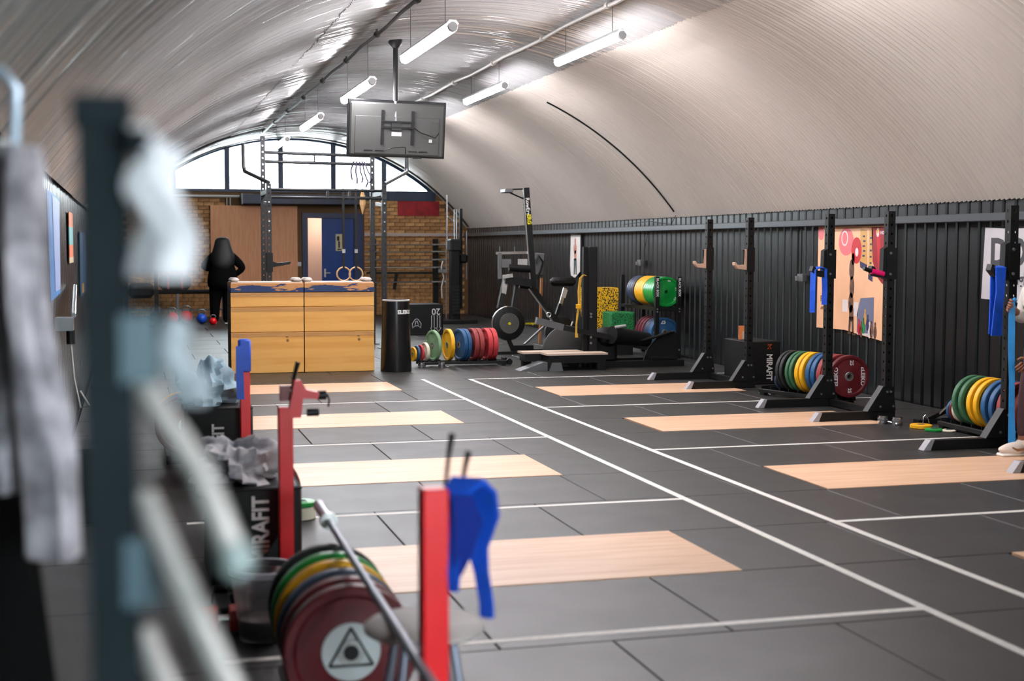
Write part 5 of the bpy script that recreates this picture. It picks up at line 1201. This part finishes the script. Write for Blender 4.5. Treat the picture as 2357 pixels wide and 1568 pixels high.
# ------------------------------------------------ things along the left wall
lp = thing('wall_poster', 'tall bright blue and white poster on the left wall', 'poster', (-.5, 10.1, 1.28))
MB().prism([(9.35, 2.02), (10.9, 2.0), (10.85, 1.30), (9.6, 1.28)], (-.515, 0, 0), (0, 1, 0), (0, 0, 1), (1, 0, 0), .006).build('sheet', M('poster_blue', (30, 132, 204), .5), lp, world=True)
MB().prism([(9.9, 2.0), (10.85, 1.98), (10.8, 1.33), (10.1, 1.33)], (-.508, 0, 0), (0, 1, 0), (0, 0, 1), (1, 0, 0), .003).build('pale_panel', M('poster_pale', (150, 172, 214), .5), lp, world=True)
lp = thing('wall_poster', 'narrow orange and teal poster farther along the left wall', 'poster', (-.5, 13.0, 1.5))
for z0, z1, m in ((1.82, 1.95, (220, 130, 84)), (1.66, 1.82, (120, 190, 190)), (1.55, 1.66, (230, 120, 70)), (1.5, 1.55, (214, 196, 160))): MB().span((-.515, 12.6, z0), (-.508, 13.4, z1)).build('print_band', M('strip_%d' % int(z0*100), m, .5), lp, world=True)
lp = thing('wall_poster', 'dark blue poster on the left wall nearest the dark post', 'poster', (-.5, 16.2, 1.1))
MB().span((-.515, 15.2, 1.12), (-.508, 17.2, 1.80)).build('sheet', M('poster_deep_blue', (22, 62, 120), .4, rgb2=(40, 110, 150), scale=3), lp, world=True); MB().span((-.508, 15.6, 1.14), (-.505, 16.2, 1.24)).build('yellow_strip', yel_pl, lp, world=True)
hb = thing('wall_lever', 'silver lever arm on a bracket on the left wall', 'lever', (-.5, 11.4, 1.1))
MB().cyl((-.47, 12.6, 1.30), (-.40, 10.4, 1.15), .018, 10).build('arm', chrome, hb, True, world=True); MB().span((-.52, 10.2, 1.05), (-.40, 10.42, 1.14)).build('bracket', greyst, hb, world=True); MB().cyl((-.42, 10.3, .95), (-.42, 10.3, 1.05), .03, 10).build('knob', black, hb, True, world=True)
MB().tube([(-.42, 10.3, .95), (-.40, 10.25, .7), (-.36, 10.2, .5), (-.30, 10.15, .52), (-.36, 10.2, .62)], .008, 6).build('cord', palepeg, hb, True, world=True)
tag(MB().tube([(-.44, 16.6, 1.45), (-.40, 16.3, .7), (-.35, 16.0, .0)], .02, 8).build('broom_pole', pole_w), 'thin brown wooden pole leaning on the left wall', 'pole')
db = thing('floor_box', 'small grey box on the floor at the foot of the left wall pole', 'box', (-.3, 15.6, 0)); MB().span((-.42, 15.4, 0), (-.22, 15.8, .12), .01).build('body', M('beige_grey', (96, 92, 84), .6), db, world=True); MB().span((-.43, 15.38, .12), (-.21, 15.82, .15), .005).build('lid', black2, db, world=True)
bn = thing('waste_bin', 'black box with a cyan edge on the floor by the left wall', 'bin', (-.27, 8.6, 0))
MB().span((-.36, 8.45, 0), (-.20, 8.85, .42), .012).build('body', vinyl, bn, world=True); MB().span((-.199, 8.47, .05), (-.188, 8.83, .40)).build('side_panel', cyan_m, bn, world=True); MB().span((-.37, 8.44, .42), (-.19, 8.86, .45), .008).build('lid', black2, bn, world=True)

# ------------------------------------------------ blurred things close to the camera
hk = thing('hanging_shirt', 'mottled grey sleeve of a shirt hanging from the left wall rail', 'shirt', (-.15, 2.2, 1.2))
random.seed(5)
def cloth(b, top, bot, w0, w1, t, n=26, seed=0, dirx=(1, 0, 0)):
    d = Vector(dirx); V = []; m = 14
    for j in range(n+1):
        f = j/n; c = Vector(top).lerp(Vector(bot), f); w = w0+(w1-w0)*f
        for i in range(m):
            a = 2*PI*i/m; r = 1+.16*math.sin(3*a+seed+4*f)+.1*math.sin(5*a+seed*2-7*f)
            V.append(c+d*math.cos(a)*w/2*r+Vector((0, 1, 0))*math.sin(a)*t/2*r+Vector((.006*math.sin(9*f+seed), 0, 0)))
    F = [(j*m+i, j*m+(i+1) % m, (j+1)*m+(i+1) % m, (j+1)*m+i) for j in range(n) for i in range(m)]+[tuple(range(m-1, -1, -1)), tuple(n*m+i for i in range(m))]
    return b.add(V, F)
cloth(MB(), (-.165, 2.2, 1.80), (-.115, 2.2, 1.175), .055, .085, .10, seed=1).build('front_panel', grey_cloth, hk, True, world=True)
cloth(MB(), (-.19, 2.26, 1.80), (-.185, 2.26, 1.27), .05, .055, .09, seed=3).build('back_panel', grey_cloth, hk, True, world=True)
cloth(MB(), (-.172, 2.24, 1.80), (-.17, 2.24, 1.72), .035, .03, .05, n=8, seed=2).build('collar', M('dark_collar', (50, 46, 48), .9), hk, True, world=True)
rk = thing('coat_rail', 'silver rail with hook on the left wall holding the grey shirt', 'coat rail', (-.3, 2.2, 1.85))
MB().tube([(-.54, 2.2, 1.90), (-.30, 2.2, 1.91), (-.18, 2.2, 1.91), (-.16, 2.2, 1.885), (-.165, 2.2, 1.80)], .009, 8).build('hook', M('bluish_steel', (170, 190, 205), .3, .6), rk, True, world=True)
MB().span((-.56, 1.5, 1.86), (-.535, 3.0, 1.94)).build('back_rail', greyst, rk, world=True)
MB().ball((-.178, 2.18, 1.795), (.012, .012, .016), 10, 8).build('button', white_ink, rk, True, world=True)
t = thing('dark_coat', 'dark coat hanging at the bottom left corner below the grey shirt', 'coat', (-.25, 2.4, .5))
cloth(MB(), (-.26, 2.45, 1.5), (-.19, 2.35, .55), .10, .18, .14, seed=6).build('body', hoodie_m, t, True, world=True)
cloth(MB(), (-.27, 2.38, 1.45), (-.25, 2.3, .8), .06, .07, .09, seed=8).build('sleeve', hoodie_m, t, True, world=True)

fp_ = thing('storage_post', 'blurred dark storage post with pale pegs close to the camera', 'storage post', (-.01, 1.27, 0))
def Q(nm, mb_, m, sm=False): return mb_.build(nm, m, fp_, sm, world=True)
Q('post', MB().bar((-.005, 1.27, 0), (-.022, 1.27, 1.765), .044, .044), teal_m)
Q('foot', MB().span((-.25, 1.0, 0), (.20, 1.55, .05), .01), black)
Q('top_cap', MB().span((-.048, 1.245, 1.752), (.004, 1.295, 1.782), .004), teal_m)
Q('top_knob', MB().cyl((.0, 1.25, 1.745), (.014, 1.23, 1.735), .014, 12), teal_m, True)
pegs = [((.008, 1.27, 1.525), (.055, 1.20, 1.455), (.082, 1.17, 1.385)), ((.008, 1.27, 1.425), (.045, 1.20, 1.34), (.085, 1.15, 1.255)), ((.006, 1.27, 1.30), (.05, 1.2, 1.2), (.09, 1.15, 1.1))]
for i, (a, m_, c) in enumerate(pegs):
    pg_ = Q('peg', MB().tube([a, m_, c], [.012, .0125, .0125], 12), palepeg, True)
    MB().ball(c, (.016, .016, .018), 14, 10).build('peg_end', M('pale_green_grey', (150, 166, 164), .4), pg_, True, world=True)
for z in (1.56, 1.36): Q('bracket', MB().span((-.01, 1.245, z-.03), (.022, 1.262, z+.03)), M('bluish_bracket', (66, 92, 102), .4))
wt = thing('white_towel', 'blurred white towel hanging on the dark post close to the camera', 'towel', (.03, 1.25, 1.62))
b = MB(); cloth(b, (.022, 1.25, 1.735), (.034, 1.25, 1.622), .038, .058, .05, n=16, seed=2); b.build('cloth', white_cloth, wt, True, world=True)
b = MB(); cloth(b, (.014, 1.24, 1.755), (.02, 1.245, 1.72), .018, .024, .024, n=8, seed=4); b.build('knot', white_cloth, wt, True, world=True)
t = thing('pale_grip', 'blurred pale blue-grey grip bag hanging below the white towel', 'bag', (.04, 1.27, 1.5))
b = MB(); cloth(b, (.03, 1.28, 1.585), (.052, 1.26, 1.51), .022, .034, .035, n=12, seed=7); b.build('pouch', M('pale_blue_grey', (150, 162, 168), .7), t, True, world=True)
MB().tube([(.004, 1.27, 1.61), (.02, 1.275, 1.60), (.03, 1.28, 1.585)], .004, 6).build('cord', black, t, world=True)

# ================================================================== PERSON AT THE RIGHT EDGE
p2_ = thing('person', 'person in white top and maroon leggings holding a light blue band', 'person', (6.93, 9.30, 0))
# local: facing -X
J = {'pel': ((0.02, 0, .90), .105), 'sp': ((0.0, 0, 1.08), .10), 'ch': ((0.0, 0, 1.27), .11), 'nk': ((-.02, 0, 1.41), .05), 'hd': ((-.05, 0, 1.53), .085), 'top': ((-.045, 0, 1.60), .06),
     'sl': ((0, -.17, 1.33), .055), 'el': ((-.06, -.22, 1.08), .043), 'wl': ((-.16, -.14, .84), .03), 'hl': ((-.20, -.10, .76), .028),
     'sr': ((0, .17, 1.33), .055), 'er': ((-.04, .20, 1.08), .043), 'wr': ((-.17, .14, 1.16), .03), 'hr': ((-.225, .12, 1.21), .03),
     'pl': ((0.02, -.10, .86), .085), 'kl': ((-.02, -.12, .47), .058), 'al': ((0.03, -.13, .09), .04), 'fl': ((-.12, -.14, .05), .032), 'pr': ((0.02, .10, .86), .085), 'kr': ((-.06, .10, .47), .058), 'ar': ((-.10, .08, .09), .04), 'fr': ((-.24, .07, .05), .032)}
Ed = [('pel', 'sp'), ('sp', 'ch'), ('ch', 'nk'), ('nk', 'hd'), ('hd', 'top'), ('ch', 'sl'), ('sl', 'el'), ('el', 'wl'), ('wl', 'hl'), ('ch', 'sr'), ('sr', 'er'), ('er', 'wr'), ('wr', 'hr'), ('pel', 'pl'), ('pl', 'kl'), ('kl', 'al'), ('al', 'fl'), ('pel', 'pr'), ('pr', 'kr'), ('kr', 'ar'), ('ar', 'fr')]
face = MB().ball((-.148, 0, 1.525), (.022, .014, .02), 10, 6).ball((-.128, 0, 1.488), (.012, .022, .008), 10, 6).ball((-.05, -.088, 1.53), (.022, .012, .032), 8, 6).ball((-.05, .088, 1.53), (.022, .012, .032), 8, 6)
skin('body', J, Ed, 'pel', skin_m, p2_, 2, [face, fingers((-.22, -.09, .74), (-.6, .35, -.7), (.5, .8, 0)), fingers((-.235, .105, 1.215), (-.7, -.7, -.1), (.7, -.6, -.3), .75)])
eyes = MB().ball((-.128, -.032, 1.545), (.010, .012, .008), 8, 6); eyes.build('eye', white_ink, p2_, True); MB().ball((-.128, .032, 1.545), (.010, .012, .008), 8, 6).build('eye', white_ink, p2_, True)
J2 = {'hem': ((0.01, 0, .92), .15), 'wa': ((0, 0, 1.08), .135), 'ch': ((0, 0, 1.26), .145), 'ne': ((-.01, 0, 1.37), .075), 'sl': ((0, -.18, 1.32), .08), 'ul': ((-.06, -.225, 1.08), .064), 'wl': ((-.145, -.155, .88), .044), 'sr': ((0, .18, 1.32), .08), 'ur': ((-.035, .205, 1.08), .068), 'wr': ((-.145, .15, 1.14), .046)}
skin('sweatshirt', J2, [('hem', 'wa'), ('wa', 'ch'), ('ch', 'ne'), ('ch', 'sl'), ('sl', 'ul'), ('ul', 'wl'), ('ch', 'sr'), ('sr', 'ur'), ('ur', 'wr')], 'ch', offwhite, p2_)
J3 = {'hip': ((.02, 0, .90), .135), 'hl': ((.02, -.10, .80), .10), 'kl': ((-.02, -.12, .47), .068), 'al': ((.03, -.13, .13), .047), 'hr': ((.02, .10, .80), .10), 'kr': ((-.06, .10, .47), .068), 'ar': ((-.10, .08, .13), .047)}
skin('leggings', J3, [('hip', 'hl'), ('hl', 'kl'), ('kl', 'al'), ('hip', 'hr'), ('hr', 'kr'), ('kr', 'ar')], 'hip', maroon, p2_)
MB().ball((-.02, 0, 1.575), (.115, .105, .105), 20, 12, lambda p, q: q if p.x > -.55 or p.z > .35 else q*.72).build('hair', hair_m, p2_, True)
for nm, x, y in (('shoe', -.15, .07), ('shoe', -.03, -.14)):
    sh_ = MB().ball((x-.02, y, .055), (.155, .05, .06), 22, 12, lambda p, q: Vector((q.x, q.y*(1.05 if p.x < 0 else .9), max(q.z, -.035)*(1.25 if p.x > .1 else 1.0 - .25*max(0, -p.x)))))
    s_ = sh_.build(nm, shoe_w, p2_, True)
    MB().box((x-.02, y, .014), (.30, .098, .028), None, .012).build('sole', M('white_sole', (236, 226, 216), .5), s_, True)
    MB().ribbon([(x+.07, y-.052, .085), (x+.01, y-.056, .058), (x-.04, y-.055, .055), (x-.08, y-.046, .075)], [.006, .018, .02, .012], .003, (0, .3, 1)).build('side_mark', swoosh_m, s_)
    MB().cyl((x+.06, y, .09), (x+.06, y, .125), .052, 16, .056).build('ankle_collar', shoe_w, s_, True)
bd = thing('resistance_band', 'light blue band pulled straight up from the white shoe at the right edge', 'resistance band', (6.72, 9.36, 0))
MB().ribbon([(6.735, 9.385, .05), (6.735, 9.385, .14), (6.73, 9.39, .35), (6.725, 9.39, .6), (6.72, 9.40, .85), (6.72, 9.405, 1.1), (6.725, 9.41, 1.24)], [.05, .055, .044, .042, .05, .05, .04], .01, (.93, -.36, 0)).build('strap', cyan_band, bd, world=True)
MB().tube([(6.70, 9.37, 1.235), (6.725, 9.385, 1.25), (6.75, 9.40, 1.235)], .012, 8).build('grip_fold', cyan_band, bd, True, world=True)
ol = thing('dark_trainer', 'dark green trainer with white sole lying on the platform at the right edge', 'shoe', (6.75, 8.85, .004))
MB().ball((6.78, 8.85, .05), (.15, .05, .045), 20, 10, lambda p, q: Vector((q.x, q.y, max(q.z, -.03)))).build('upper', M('dark_green_mesh', (30, 44, 38), .7), ol, True, world=True); MB().box((6.77, 8.85, .016), (.30, .095, .022), None, .01).build('sole', palepeg, ol, True, world=True); MB().span((6.64, 8.8, .06), (6.7, 8.9, .075)).build('toe_strip', white_ink, ol, world=True)
t = thing('black_wedge', 'black rubber wedge on the floor in front of the white shoe', 'wedge', (6.85, 9.05, .004)); MB().prism([(6.68, .004), (7.05, .004), (7.05, .08), (6.74, .06)], (0, 9.0, 0), (1, 0, 0), (0, 0, 1), (0, 1, 0), .14).build('block', black2, t, world=True); MB().span((6.75, 8.995, .02), (7.0, 9.0, .03)).build('edge', greyst, t, world=True)
